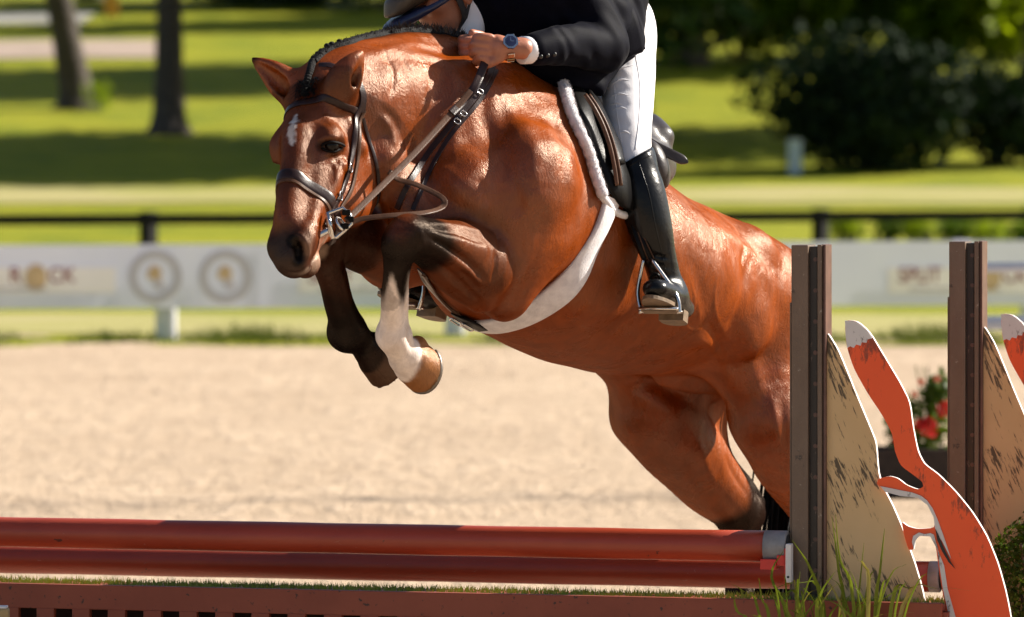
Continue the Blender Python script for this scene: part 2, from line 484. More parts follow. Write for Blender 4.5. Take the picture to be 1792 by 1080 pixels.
# ------------------------------------------------------------------ the horse
STROKES = [  # photo points, radius (m), height (m)
    # elbow and forearm
    ([(868, 436), (868, 466), (862, 496)], 0.009, -0.010), ([(752, 452), (793, 485), (825, 518), (848, 540)], 0.013, -0.016), ([(770, 470), (805, 510), (835, 535)], 0.02, 0.004), ([(880, 420), (884, 460), (878, 500)], 0.014, 0.004), ([(842, 392), (858, 410), (864, 440)], 0.008, -0.004),
    ([(745, 412), (780, 432), (825, 466), (848, 490)], 0.011, -0.016), ([(755, 400), (800, 408), (850, 425)], 0.010, -0.011), ([(800, 470), (825, 492), (840, 515)], 0.008, -0.008), ([(760, 425), (800, 452), (835, 482)], 0.010, 0.006),
    ([(752, 392), (800, 396), (845, 408)], 0.012, 0.007), ([(770, 440), (815, 470), (845, 500)], 0.012, 0.008), ([(850, 392), (868, 414), (872, 440)], 0.006, -0.006), ([(843, 394), (858, 412), (864, 440)], 0.005, 0.004),
    ([(790, 505), (820, 530), (850, 548)], 0.012, -0.010), ([(880, 545), (905, 500), (925, 440), (930, 390)], 0.02, 0.006),
    ([(825, 500), (838, 480), (840, 460)], 0.007, -0.004),
    # shoulder and base of neck
    ([(868, 240), (890, 300), (905, 350), (905, 385)], 0.022, -0.012), ([(845, 150), (850, 210), (870, 260)], 0.025, -0.012),
    ([(905, 190), (930, 260), (935, 330)], 0.03, 0.008), ([(960, 190), (985, 260), (990, 340)], 0.02, -0.006), ([(880, 160), (900, 220), (915, 300)], 0.02, 0.005),
    ([(740, 330), (790, 355), (840, 375)], 0.02, -0.010), ([(720, 290), (770, 300), (820, 340)], 0.03, 0.010), ([(835, 310), (848, 335), (852, 365)], 0.012, -0.006),
    # neck
    ([(640, 110), (700, 102), (770, 110), (830, 135)], 0.018, -0.006), ([(655, 90), (720, 78), (790, 92)], 0.02, 0.006),
    ([(672, 92), (688, 118), (688, 150), (680, 170)], 0.007, -0.005), ([(705, 96), (712, 118), (722, 128)], 0.006, -0.003), ([(735, 100), (748, 122), (752, 140)], 0.006, -0.003),
    ([(755, 125), (750, 160), (738, 180)], 0.006, -0.003), ([(660, 185), (690, 210), (700, 235)], 0.012, -0.004),
    ([(668, 200), (686, 235), (690, 260)], 0.012, 0.006), ([(700, 235), (715, 262), (720, 285)], 0.009, -0.006), 
    ([(690, 300), (740, 262), (800, 205), (835, 160)], 0.02, -0.008), ([(665, 300), (700, 320), (750, 330)], 0.018, 0.008),
    # face: eye socket, nostril, lips
    ([(556, 256), (578, 257), (600, 254)], 0.015, -0.009), ([(553, 248), (576, 238), (602, 244)], 0.007, 0.006), ([(558, 266), (580, 270), (600, 264)], 0.006, 0.004),
    ([(513, 422), (521, 434), (524, 448), (520, 458)], 0.010, -0.032), ([(506, 420), (522, 412), (536, 426), (540, 446), (532, 464)], 0.008, 0.006), ([(504, 430), (506, 446), (514, 460)], 0.007, 0.005),
    ([(575, 398), (566, 424), (552, 452), (540, 470)], 0.005, -0.010), ([(580, 410), (572, 436), (562, 458)], 0.009, 0.004), ([(492, 470), (510, 478), (530, 474)], 0.006, -0.004),
    ([(555, 200), (575, 215), (590, 235)], 0.014, -0.005), ([(590, 205), (604, 225), (606, 250)], 0.008, 0.003), ([(575, 275), (590, 300), (586, 330)], 0.006, 0.003),
    ([(600, 285), (606, 310), (600, 335)], 0.012, -0.004), ([(545, 240), (548, 290), (540, 330)], 0.02, -0.004), ([(560, 425), (566, 440), (562, 462)], 0.005, -0.003),
    ([(548, 395), (555, 415), (553, 440)], 0.005, -0.0025), ([(541, 398), (543, 420), (540, 440)], 0.006, 0.0025),
    # flank, stifle fold, haunch
    ([(1235, 560), (1255, 590), (1275, 630), (1288, 655)], 0.018, -0.013), ([(1215, 590), (1240, 605), (1262, 640)], 0.016, 0.006), ([(1270, 590), (1300, 520), (1310, 450)], 0.025, -0.008),
    ([(1200, 430), (1225, 500), (1240, 560)], 0.03, -0.008), ([(1300, 560), (1320, 640), (1330, 720)], 0.03, 0.008), ([(1250, 400), (1310, 440), (1360, 520)], 0.03, 0.006),
    ([(1240, 470), (1222, 520), (1226, 560)], 0.006, 0.003), ([(1210, 490), (1216, 530), (1200, 560), (1212, 585)], 0.005, 0.003), ([(1255, 480), (1250, 530), (1262, 575)], 0.006, 0.003),
    ([(1180, 560), (1200, 575), (1230, 580)], 0.006, 0.002), ([(1285, 390), (1300, 430), (1300, 470)], 0.012, -0.004),
    ([(1368, 690), (1372, 740), (1378, 780)], 0.016, -0.006), ([(1350, 690), (1356, 740), (1362, 790)], 0.014, 0.005),
    # far hind leg
    ([(1222, 770), (1232, 810), (1252, 850)], 0.018, 0.006), ([(1200, 790), (1215, 830), (1235, 860)], 0.016, -0.007), ([(1090, 690), (1140, 700), (1200, 740)], 0.03, 0.008),
    ([(1120, 660), (1180, 690), (1240, 720)], 0.02, -0.006), ([(1268, 800), (1290, 840), (1312, 870)], 0.012, -0.006),
    # belly and ribs
    ([(900, 500), (960, 560), (1040, 600)], 0.04, 0.005), ([(1080, 560), (1140, 590), (1200, 600)], 0.03, -0.005), ([(1090, 420), (1110, 500), (1105, 570)], 0.03, -0.004),
    # near cannon and fetlock
    ([(712, 470), (708, 520), (712, 560)], 0.006, -0.005), ([(722, 560), (714, 590), (722, 610)], 0.008, -0.005), ([(735, 600), (740, 625), (722, 650)], 0.006, -0.003),
    ([(690, 400), (705, 396), (725, 402)], 0.007, -0.003), ([(735, 400), (740, 425), (732, 445)], 0.008, 0.003),
]
HB = nrm(A(-0.47, -0.82, 0.32))           # body axis, tail to chest
HN = nrm(A(0.868, -0.4975, 0.0))          # towards the horse's own left flank
HU = np.cross(HB, HN)                     # up along the withers
HO = A(0.077, -0.05, 1.79)                # top of the withers
def Lh(f, l, u): return HO + f * HB + l * HN + u * HU
def to_L(p):
    q = p - HO; return q @ HB, q @ HN, q @ HU

# head frame: a runs poll -> muzzle, fr is the face's outward normal, lt the horse's left
_yaw, _pit, _roll = math.radians(26), math.radians(50), math.radians(12)
hd = A(-math.sin(_yaw), -math.cos(_yaw), 0)
HA = math.cos(_pit) * hd + A(0, 0, -math.sin(_pit))
HF = math.sin(_pit) * hd + A(0, 0, math.cos(_pit))
HL = A(math.cos(_yaw), -math.sin(_yaw), 0)
def _rollv(v):   # roll about the view axis (y): positive swings the nose towards photo right
    c, s = math.cos(_roll), math.sin(_roll)
    return A(c * v[0] - s * v[2], v[1], s * v[0] + c * v[2])
HA, HF, HL = _rollv(HA), _rollv(HF), _rollv(HL)
FORE = P(520, 225, -0.76)                 # a point on the forehead between the eyes
HEAD_O = FORE - 0.145 * HA                # head origin: A=0 at the poll, F=0 on the forehead
def Hh(a, f, l):
    a = a if a < 0.2 else 0.2 + (a - 0.2) * 0.87
    return HEAD_O + a * HA + f * HF + l * HL

LF_shoulder, LF_elbow, LF_knee, LF_fet, LF_hoof = Lh(0.27, 0.17, -0.36), P(868, 505, -0.5), P(712, 415, -0.82), P(696, 598, -0.70), P(735, 648, -0.60)
RF_elbow, RF_knee, RF_fet, RF_hoof = P(690, 440, -0.36), P(563, 418, -0.66), P(606, 577, -0.5), P(684, 640, -0.40)
LH_stifle, LH_hock, LH_fet, LH_hoof = P(1345, 735, 0.50), P(1432, 925, 0.80), P(1400, 1120, 0.66), P(1395, 1195, 0.60)
RH_stifle, RH_hock, RH_fet, RH_hoof = P(1135, 715, 0.72), P(1310, 893, 1.02), P(1297, 1080, 0.92), P(1285, 1170, 0.86)

def build_horse_clay():
    C = Clay((-0.72, -1.12, 0.22), (0.98, 1.35, 2.02), 0.0066)
    # ---- trunk: egg-shaped sections along the body axis
    st = np.array([  # f, top, bottom, half width, top narrowing
        [0.44, -0.34, -0.46, 0.02, 0.3], [0.40, -0.24, -0.56, 0.13, 0.35], [0.33, -0.16, -0.60, 0.185, 0.4], [0.22, -0.075, -0.63, 0.215, 0.5],
        [0.10, -0.045, -0.65, 0.225, 0.6], [0.0, -0.035, -0.66, 0.235, 0.6], [-0.15, -0.055, -0.655, 0.27, 0.42], [-0.35, -0.085, -0.635, 0.305, 0.2],
        [-0.55, -0.10, -0.60, 0.315, 0.12], [-0.75, -0.08, -0.545, 0.30, 0.12], [-0.92, -0.07, -0.50, 0.275, 0.2], [-1.05, -0.10, -0.46, 0.255, 0.25],
        [-1.15, -0.15, -0.46, 0.215, 0.25], [-1.24, -0.22, -0.46, 0.16, 0.25], [-1.30, -0.28, -0.44, 0.10, 0.2], [-1.34, -0.33, -0.40, 0.02, 0.2]])
    cs = catmull(st[::-1], 6)
    cs = cs[np.argsort(cs[:, 0])]
    corners = np.array([Lh(f, l, u) for f in (-1.45, 0.47) for l in (-0.36, 0.36) for u in (-0.72, 0.05)])
    sl, X, Y, Z = C.region(corners.min(0) - 0.03, corners.max(0) + 0.03)
    X = X - np.float32(HO[0]); Y = Y - np.float32(HO[1]); Z = Z - np.float32(HO[2])
    lf = X * np.float32(HB[0]) + Y * np.float32(HB[1]) + Z * np.float32(HB[2])
    ll = X * np.float32(HN[0]) + Y * np.float32(HN[1]) + Z * np.float32(HN[2])
    lu = X * np.float32(HU[0]) + Y * np.float32(HU[1]) + Z * np.float32(HU[2])
    top, bot, wid, nar = (np.interp(lf, cs[:, 0], cs[:, k]).astype(np.float32) for k in (1, 2, 3, 4))
    hh = (top - bot) / 2; v = (lu - (top + bot) / 2) / hh
    w = wid * (1 - nar * np.clip(v, 0, 1) ** 1.5) * (1 - 0.10 * np.clip(-v, 0, 1) ** 2)
    e = np.sqrt(np.abs(v) ** 2.2 + np.abs(ll / w) ** 2.2) ** (2 / 2.2)
    d = (e - 1) * np.minimum(w, hh) * 0.9
    end = np.maximum(lf - 0.44, -1.34 - lf)
    d = np.where(end > 0, np.maximum(d, end + 0.02), d)
    C.blend(sl, d.astype(np.float32), 0.0)
    # ---- neck: deep flattened sweep from the shoulders to the poll
    nside = nrm(np.cross(A(-0.537, -0.57, 0.06), A(0, 0, 1))); nside = -nside if nside[0] < 0 else nside
    C.tube([Lh(0.10, 0, -0.33), Lh(0.27, 0, -0.30), P(770, 232, -0.40), P(690, 195, -0.50), P(622, 175, -0.56)],
           [0.26, 0.24, 0.185, 0.152, 0.12], 0.07, w=nside, q=[0.62, 0.56, 0.55, 0.56, 0.66])
    crest = [Lh(-0.02, 0, -0.09), P(860, 158, -0.17), P(790, 95, -0.25), P(720, 84, -0.34), P(655, 97, -0.44), P(600, 126, -0.53), P(562, 155, -0.60)]
    C.tube(crest, [0.05, 0.05, 0.045, 0.045, 0.045, 0.045, 0.05], 0.07)
    # windpipe and muscle lines of the neck
    C.tube([P(668, 285, -0.60), P(700, 330, -0.58), P(738, 385, -0.58)], [0.05, 0.055, 0.07], 0.06)
    # ---- withers, shoulder blades, chest
    for s in (1, -1):
        C.tube([Lh(-0.02, s * 0.06, -0.14), Lh(0.10, s * 0.13, -0.24), Lh(0.27, s * 0.165, -0.38)], [0.09, 0.125, 0.11], 0.07, w=HN, q=0.75)
        C.ell(Lh(0.40, s * 0.085, -0.44), (0.085, 0.085, 0.11), np.array([HB, HN, HU]), 0.05)
        C.ell(Lh(-0.06, s * 0.17, -0.40), (0.17, 0.075, 0.2), np.array([HB, HN, HU]), 0.08)
    # ---- near (left) foreleg
    C.tube([LF_shoulder, (LF_shoulder + LF_elbow) / 2 + A(0.02, 0.02, 0), P(880, 518, -0.46)], [0.125, 0.105, 0.055], 0.05)
    C.tube([P(915, 350, -0.50), P(905, 430, -0.49), P(888, 515, -0.475)], [0.075, 0.066, 0.045], 0.05)
    C.tube([Lh(0.02, 0.19, -0.30), P(930, 420, -0.42), P(884, 520, -0.44)], [0.09, 0.10, 0.038], 0.03)
    C.tube([P(838, 468, -0.545), P(800, 452, -0.625), P(762, 430, -0.72), P(728, 414, -0.80)], [0.088, 0.082, 0.062, 0.05], 0.03)
    C.tube([P(850, 432, -0.53), P(815, 418, -0.61), P(768, 404, -0.72)], [0.05, 0.045, 0.026], 0.015)
    C.tube([P(840, 515, -0.545), P(803, 492, -0.63), P(762, 454, -0.72)], [0.045, 0.042, 0.026], 0.015)
    C.tube([P(832, 440, -0.66), P(790, 425, -0.74), P(745, 415, -0.82)], [0.030, 0.027, 0.018], 0.012)
    C.ell(P(708, 412, -0.82), (0.046, 0.046, 0.048), k=0.02)
    C.ell(P(716, 398, -0.83), (0.034, 0.03, 0.024), k=0.02)
    C.ell(P(696, 425, -0.84), (0.036, 0.03, 0.04), k=0.02)
    C.tube([P(699, 440, -0.82), P(690, 490, -0.80), P(687, 540, -0.75), P(687, 575, -0.71)], [0.038, 0.0275, 0.027, 0.032], 0.02)
    C.tube([P(711, 455, -0.78), P(705, 510, -0.75), P(703, 562, -0.70)], [0.014, 0.014, 0.017], 0.008)
    C.ell(P(687, 587, -0.70), (0.040, 0.038, 0.036), k=0.02)
    C.ell(P(706, 584, -0.68), (0.020, 0.024, 0.026), k=0.015)
    C.tube([P(688, 594, -0.70), P(706, 624, -0.66)], [0.034, 0.036], 0.02)
    C.ell(P(730, 607, -0.63), (0.026, 0.028, 0.028), k=0.012)
    # ---- far (right) foreleg
    C.tube([Lh(0.25, -0.16, -0.40), RF_elbow], [0.12, 0.088], 0.05)
    C.tube([RF_elbow, P(640, 424, -0.5), P(598, 415, -0.6), RF_knee], [0.088, 0.076, 0.056, 0.048], 0.03)
    C.ell(RF_knee, (0.046, 0.046, 0.05), k=0.02)
    C.tube([RF_knee, P(577, 480, -0.62), P(592, 530, -0.56), RF_fet], [0.044, 0.033, 0.034, 0.038], 0.02)
    C.tube([P(592, 470, -0.6), P(610, 530, -0.53), P(620, 560, -0.5)], [0.016, 0.017, 0.02], 0.01)
    C.ell(P(608, 585, -0.5), (0.045, 0.042, 0.045), k=0.02)
    C.tube([RF_fet, P(642, 608, -0.45)], [0.038, 0.036], 0.02)
    # ---- hindquarters
    hipL, hipR = Lh(-1.02, 0.16, -0.31), Lh(-1.02, -0.16, -0.31)
    for s, hip, stf in ((1, hipL, LH_stifle), (-1, hipR, RH_stifle)):
        C.ell(Lh(-0.93, s * 0.155, -0.27), (0.21, 0.13, 0.15), np.array([HB, HN, HU]), 0.08)
        C.ell(Lh(-1.12, s * 0.13, -0.35), (0.16, 0.115, 0.18), np.array([HB, HN, HU]), 0.08)
        C.ell(Lh(-0.80, s * 0.215, -0.19), (0.06, 0.05, 0.04), np.array([HB, HN, HU]), 0.06)
    C.tube([hipL, P(1330, 600, 0.58), LH_stifle], [0.185, 0.165, 0.10], 0.07, w=HN, q=0.78)
    C.tube([Lh(-1.14, 0.12, -0.38), P(1388, 660, 0.72), P(1388, 790, 0.66)], [0.13, 0.105, 0.065], 0.06, w=HN, q=0.8)
    C.tube([LH_stifle, P(1372, 800, 0.57), P(1405, 870, 0.70), LH_hock], [0.10, 0.088, 0.06, 0.048], 0.04)
    C.tube([P(1395, 760, 0.68), P(1430, 840, 0.78), P(1456, 905, 0.86)], [0.075, 0.04, 0.025], 0.03)
    C.ell(LH_hock, (0.05, 0.055, 0.06), k=0.02)
    C.tube([LH_hock, (LH_hock + LH_fet) / 2, LH_fet], [0.047, 0.037, 0.04], 0.02)
    C.tube([LH_fet, LH_hoof], [0.045, 0.045], 0.02)
    C.tube([hipR, P(1165, 620, 0.80), RH_stifle], [0.17, 0.15, 0.10], 0.06, w=HN, q=0.8)
    C.tube([Lh(-1.2, -0.12, -0.32), P(1235, 640, 0.98), P(1225, 730, 0.95)], [0.13, 0.12, 0.075], 0.06, w=HN, q=0.8)
    C.tube([P(1140, 715, 0.72), P(1180, 770, 0.80), P(1240, 840, 0.93), P(1290, 895, 1.0)], [0.112, 0.108, 0.088, 0.066], 0.04)
    C.tube([P(1212, 700, 0.90), P(1248, 800, 0.98), P(1300, 855, 1.05), P(1322, 882, 1.08)], [0.078, 0.052, 0.034, 0.028], 0.03)
    C.ell(P(1302, 900, 1.02), (0.060, 0.060, 0.064), k=0.025)
    C.tube([P(1290, 905, 1.0), P(1292, 980, 0.97), RH_fet], [0.052, 0.038, 0.042], 0.02)
    C.tube([P(1318, 895, 1.06), P(1312, 980, 1.0)], [0.026, 0.018], 0.015)
    C.tube([RH_fet, RH_hoof], [0.045, 0.045], 0.02)
    # flank fold and sheath
    C.tube([Lh(-0.78, 0.24, -0.40), P(1262, 610, 0.42), P(1290, 660, 0.44)], [0.07, 0.06, 0.05], 0.06)
    C.tube([Lh(-0.72, -0.20, -0.42), P(1100, 650, 0.66)], [0.07, 0.06], 0.06)
    C.tube([P(1180, 655, 0.55), P(1225, 655, 0.62), P(1260, 640, 0.68)], [0.036, 0.05, 0.05], 0.04)
    C.ell(P(1160, 660, 0.53), (0.022, 0.03, 0.02), k=0.015)
    # ---- head
    sec = np.array([  # a, f centre, half depth, half width
        [0.02, -0.125, 0.085, 0.066], [0.10, -0.125, 0.118, 0.080], [0.18, -0.133, 0.133, 0.078], [0.25, -0.122, 0.118, 0.074],
        [0.32, -0.102, 0.094, 0.064], [0.39, -0.086, 0.076, 0.053], [0.45, -0.078, 0.061, 0.047], [0.49, -0.078, 0.055, 0.046], [0.515, -0.078, 0.039, 0.036]])
    C.tube([Hh(a, f, 0) for a, f, h, w_ in sec], sec[:, 2], 0.05, w=HL, q=sec[:, 3] / sec[:, 2])
    hx = np.array([HA, HF, HL])
    C.tube([Hh(0.0, -0.10, 0), P(625, 190, -0.55)], [0.085, 0.10], 0.06)
    C.ell(Hh(0.13, -0.045, 0), (0.085, 0.045, 0.062), hx, 0.035)
    for s in (1, -1):
        C.ell(Hh(0.150, -0.055, s * 0.066), (0.030, 0.030, 0.024), hx, 0.03)           # brow and socket
        C.tube([Hh(0.125, -0.03, s * 0.054), Hh(0.155, -0.033, s * 0.074), Hh(0.185, -0.045, s * 0.078)], [0.016, 0.017, 0.012], 0.016)
        C.ell(Hh(0.19, -0.195, s * 0.052), (0.095, 0.085, 0.036), hx, 0.035)           # jowl
        C.tube([Hh(0.21, -0.095, s * 0.078), Hh(0.27, -0.090, s * 0.068), Hh(0.335, -0.085, s * 0.056)], [0.015, 0.014, 0.009], 0.02)
        C.tube([Hh(0.12, -0.14, s * 0.085), Hh(0.09, -0.10, s * 0.078)], [0.018, 0.018], 0.02)
        C.ell(Hh(0.472, -0.062, s * 0.038), (0.038, 0.032, 0.024), hx, 0.02)            # nostril flare
        C.tube([Hh(0.517, -0.098, s * 0.035), Hh(0.472, -0.108, s * 0.048), Hh(0.427, -0.108, s * 0.047)], [0.006, 0.005, 0.005], 0.008, mode='sub')  # mouth
        C.tube([Hh(0.36, -0.06, s * 0.05), Hh(0.43, -0.055, s * 0.046)], [0.014, 0.012], 0.02)
    C.ell(Hh(0.485, -0.136, 0), (0.036, 0.026, 0.034), hx, 0.016)                        # chin
    C.ell(Hh(0.525, -0.072, 0), (0.024, 0.030, 0.034), hx, 0.02)                         # upper lip
    C.tube([Hh(0.16, -0.004, 0), Hh(0.30, -0.012, 0), Hh(0.422, -0.024, 0)], [0.030, 0.027, 0.022], 0.03)  # nasal bone
    # ears: cupped leaves
    earL = [P(590, 168, -0.70), P(600, 141, -0.715), P(616, 115, -0.715), P(634, 89, -0.70)]
    earR = [P(522, 166, -0.60), P(498, 145, -0.61), P(470, 123, -0.61), P(442, 103, -0.60)]
    for e, back in ((earL, A(-0.25, 0.9, 0.2)), (earR, A(0.3, 0.9, 0.3))):
        fw = -nrm(back)
        C.tube(e, [0.042, 0.045, 0.029, 0.005], 0.02, w=fw, q=[0.9, 0.7, 0.6, 1.0])
        ctr = A(*np.mean(e, 0)); side = HL if e is earL else -HL
        off = (nrm(side) * 0.034 - fw * 0.004) if e is earL else (-A(0.3, 0, 0.9) * 0.0 + fw * 0.02)
        C.tube([e[0] + off * 0.9 + 0.25 * (e[1] - e[0]), e[1] + off, e[2] + off * 0.8, e[2] * 0.35 + e[3] * 0.65 + off * 0.5], np.array([0.016, 0.021, 0.015, 0.006]) * (0.55 if e is earL else 1.0), 0.006, mode='sub')
    return C
clay = build_horse_clay()
# hooves are part of the one body
def hoof(C, c, axis, front, r0=0.046, r1=0.060, ln=0.064):
    """short cone: c is the coronet centre, axis runs to the sole"""
    axis = nrm(axis); front = nrm(front - axis * np.dot(front, axis))
    C.tube([c, c + axis * ln * 0.45 + front * 0.012, c + axis * ln + front * 0.02], [r0, (r0 + r1) / 2, r1], 0.008, sub=False)
    p = c + axis * (ln - 0.004)
    sl, X, Y, Z = C.region(p - 0.11, p + 0.11)
    d = (X - np.float32(p[0])) * np.float32(axis[0]) + (Y - np.float32(p[1])) * np.float32(axis[1]) + (Z - np.float32(p[2])) * np.float32(axis[2])
    near = (X - np.float32(p[0])) ** 2 + (Y - np.float32(p[1])) ** 2 + (Z - np.float32(p[2])) ** 2 < 0.095 ** 2
    g = C.g[sl]; C.g[sl] = np.where(near, np.maximum(g, d.astype(np.float32)), g)
hoof_list = [(P(713, 626, -0.65), nrm(P(754, 634, -0.585) - P(711, 624, -0.655)), A(-0.1, -0.25, -1.0)),
             (P(650, 613, -0.44), nrm(P(694, 636, -0.37) - P(648, 612, -0.44)), A(0.0, -0.3, -1.0)),
             (LH_hoof, A(0.1, 0.35, -1), A(-0.6, -0.8, 0)), (RH_hoof, A(0.1, 0.4, -1), A(-0.6, -0.8, 0))]
for c_, a_, f_ in hoof_list: hoof(clay, c_, a_, f_)
hV, hF = clay.mesh(1)
del clay

# ---- brush strokes: grooves, folds and veins pressed into the surface along lines
def vnormals(V, F):
    n = np.zeros_like(V)
    fn = np.cross(V[F[:, 2]] - V[F[:, 0]], V[F[:, 3]] - V[F[:, 1]])
    for k in range(4): np.add.at(n, F[:, k], fn)
    return n / (np.linalg.norm(n, axis=1)[:, None] + 1e-12)
CAMP = Vector((0, -CAM_D, CAM_H))
def cast(bvh, px, py):
    d = Vector(P(px, py, 0)) - CAMP
    hit = bvh.ray_cast(CAMP, d.normalized())
    return None if hit[0] is None else (np.array(hit[0]), np.array(hit[1]))
hbvh = BVHTree.FromPolygons(hV.tolist(), hF.tolist())
def stroke(line, r, h, ends=True):
    """raise (h>0) or press (h<0) the skin along a line of photo points"""
    global hV
    pts = [cast(hbvh, *p) for p in catmull(line, 5)]
    pts = [p[0] for p in pts if p is not None]
    if len(pts) < 2: return
    lo, hi = np.min(pts, 0) - r * 2.2, np.max(pts, 0) + r * 2.2
    idx = np.where(np.all((hV > lo) & (hV < hi), axis=1))[0]
    v = hV[idx]; best = np.full(len(idx), 9.0); bt = np.zeros(len(idx))
    for i in range(len(pts) - 1):
        if np.linalg.norm(pts[i + 1] - pts[i]) > 0.12: continue
        d, t = seg_dist(v, pts[i], pts[i + 1]); m = d < best
        best[m] = d[m]; bt[m] = (i + t[m]) / (len(pts) - 1)
    fall = np.exp(-(best / r) ** 2 * 1.4) * (best < 2.2 * r)
    if ends: fall *= np.clip(np.minimum(bt, 1 - bt) * 4 + 0.12, 0, 1)
    hV[idx] += hN[idx] * (fall * h)[:, None]
hN = vnormals(hV, hF)
for line, r, h in STROKES: stroke(line, r, h * (0.62 if h < -0.005 else 0.85))
hN = vnormals(hV, hF)
hV += hN * (0.0016 * vnoise(hV, 9, 31) + 0.0022 * vnoise(hV, 4.2, 32))[:, None]
hbvh = BVHTree.FromPolygons(hV.tolist(), hF.tolist())

# ---- coat pattern: bay with black points, white sock, star and darker muzzle; face and muzzle also carry painted light
bay = A(0.195, 0.0375, 0.0022)
col = np.tile(bay, (len(hV), 1))
f_, l_, u_ = to_L(hV)
n1 = vnoise(hV, 2.2, 1); n2 = vnoise(hV, 7, 2)
col *= (1 + 0.13 * n1 + 0.06 * n2)[:, None]
def tint(mask, c):
    global col
    col = col * (1 - mask[:, None]) + np.asarray(c)[None] * mask[:, None]
dark = A(0.0055, 0.0038, 0.0034); seal = A(0.060, 0.017, 0.0065)
body_low = sstep(-u_, 0.35, 0.66) * sstep(f_, -1.2, -0.8) * 0.25  # slightly darker towards the belly
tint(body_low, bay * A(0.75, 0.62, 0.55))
def near(a, b, r0, r1):
    d, t = seg_dist(hV, a, b); return 1 - sstep(d + 0.01 * n2, r0, r1), t
for a, b, r0, r1, c, amt in (
        (P(820, 455, -0.62), P(745, 425, -0.76), 0.09, 0.14, seal, 0.75),
        (P(735, 425, -0.80), P(690, 470, -0.82), 0.07, 0.12, dark, 0.97),
        (P(694, 470, -0.82), P(697, 540, -0.75), 0.065, 0.09, dark, 0.95),
        (P(600, 435, -0.60), P(563, 425, -0.66), 0.07, 0.13, dark, 0.95), (P(563, 430, -0.66), P(606, 580, -0.5), 0.08, 0.1, dark, 0.97),
        (P(640, 450, -0.5), P(600, 435, -0.6), 0.09, 0.14, seal, 0.5),
        (RF_fet, P(652, 625, -0.43), 0.085, 0.1, dark, 0.97),
        (P(1322, 880, 1.05), RH_fet, 0.10, 0.155, dark, 0.97), (P(1255, 790, 0.98), P(1310, 860, 1.05), 0.045, 0.085, dark, 0.85),
        (LH_hock, LH_fet, 0.09, 0.14, dark, 0.97), (RH_fet, RH_hoof, 0.1, 0.12, dark, 0.97), (LH_fet, LH_hoof, 0.1, 0.12, dark, 0.97)):
    m_, t_ = near(a, b, r0, r1); tint(m_ * amt, c)
# white sock on the near fore: higher on the sides of the cannon than at the front
m_, t_ = near(P(693, 545, -0.75), P(715, 630, -0.66), 0.085, 0.092)
top_edge = hV[:, 2] - (P(0, 500, -0.75)[2] + 0.03 * np.sin(hV[:, 0] * 150) + 0.015 * n2)
m2_, _ = near(P(693, 470, -0.80), P(696, 600, -0.72), 0.075, 0.085)
tint(np.maximum(m_, m2_) * (1 - sstep(top_edge, -0.03, 0.012)), A(0.76, 0.68, 0.63))
# dark tendon patch down the front of the sock
# head markings
q = hV - HEAD_O; ha, hf, hl = q @ HA, q @ HF, q @ HL
ha = np.where(ha < 0.2, ha, 0.2 + (ha - 0.2) / 0.87)
on_head = (ha > 0.0) & (ha < 0.62) & (hf > -0.33) & (hf < 0.08) & (np.abs(hl) < 0.15)
H1 = on_head.astype(float)
tint(H1 * sstep(ha, 0.20, 0.3) * (1 - sstep(np.abs(hl + 0.006 * n2), 0.012, 0.032)) * (1 - sstep(ha, 0.33, 0.39)) * sstep(hf, -0.06, -0.02) * 0.75, A(0.05, 0.018, 0.012))
tint(H1 * sstep(ha, 0.37, 0.505) * 0.95 * sstep(hf, -0.16, -0.05) * (1 - 0.35 * sstep(hl, 0.025, 0.055)), A(0.012, 0.0075, 0.006))
tint(H1 * sstep(ha, 0.44, 0.50) * 0.8 * (1 - 0.5 * sstep(hl, 0.02, 0.05)), A(0.035, 0.022, 0.018))
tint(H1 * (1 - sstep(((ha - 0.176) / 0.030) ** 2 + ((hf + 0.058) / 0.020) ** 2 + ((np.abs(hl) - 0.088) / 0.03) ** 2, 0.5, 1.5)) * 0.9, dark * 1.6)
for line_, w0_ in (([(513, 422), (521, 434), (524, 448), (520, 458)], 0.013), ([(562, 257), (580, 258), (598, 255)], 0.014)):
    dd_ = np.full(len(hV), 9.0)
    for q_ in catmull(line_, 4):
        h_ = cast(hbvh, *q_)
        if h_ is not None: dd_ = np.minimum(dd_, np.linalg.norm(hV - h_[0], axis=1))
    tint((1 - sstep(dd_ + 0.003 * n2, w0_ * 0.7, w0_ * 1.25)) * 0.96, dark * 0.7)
tint(H1 * sstep(-ha, -0.10, -0.03) * 0.45, dark * 4)
tint(H1 * sstep(hf, -0.20, -0.12) * sstep(ha, 0.39, 0.44) * sstep(-ha, -0.50, -0.47) * sstep(-hf, 0.085, 0.105) * (np.abs(hl) > 0.02) * 0.5, A(0.30, 0.18, 0.13))
tint(H1 * sstep(hf, -0.14, -0.04) * (1 - sstep(ha, 0.37, 0.44)) * 0.6, A(0.062, 0.015, 0.0035))                     # dark face pigment, deepened with painted shade
for line_, w0_, amt_, c_ in (([(574, 398), (567, 422), (560, 446), (552, 466)], 0.016, 0.55, A(0.34, 0.235, 0.175)), ([(545, 392), (541, 420), (538, 446)], 0.012, 0.25, A(0.30, 0.18, 0.12)), ([(506, 476), (525, 480), (542, 470)], 0.007, 0.5, A(0.30, 0.22, 0.17))):  # paler lip skin, with its sunlit side put into the colour
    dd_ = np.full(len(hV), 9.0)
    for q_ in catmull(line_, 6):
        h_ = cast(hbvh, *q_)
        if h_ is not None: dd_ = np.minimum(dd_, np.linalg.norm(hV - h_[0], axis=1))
    tint((1 - sstep(dd_ + 0.004 * vnoise(hV, 22, 9), w0_ * 0.4, w0_ * 1.4)) * amt_, c_)
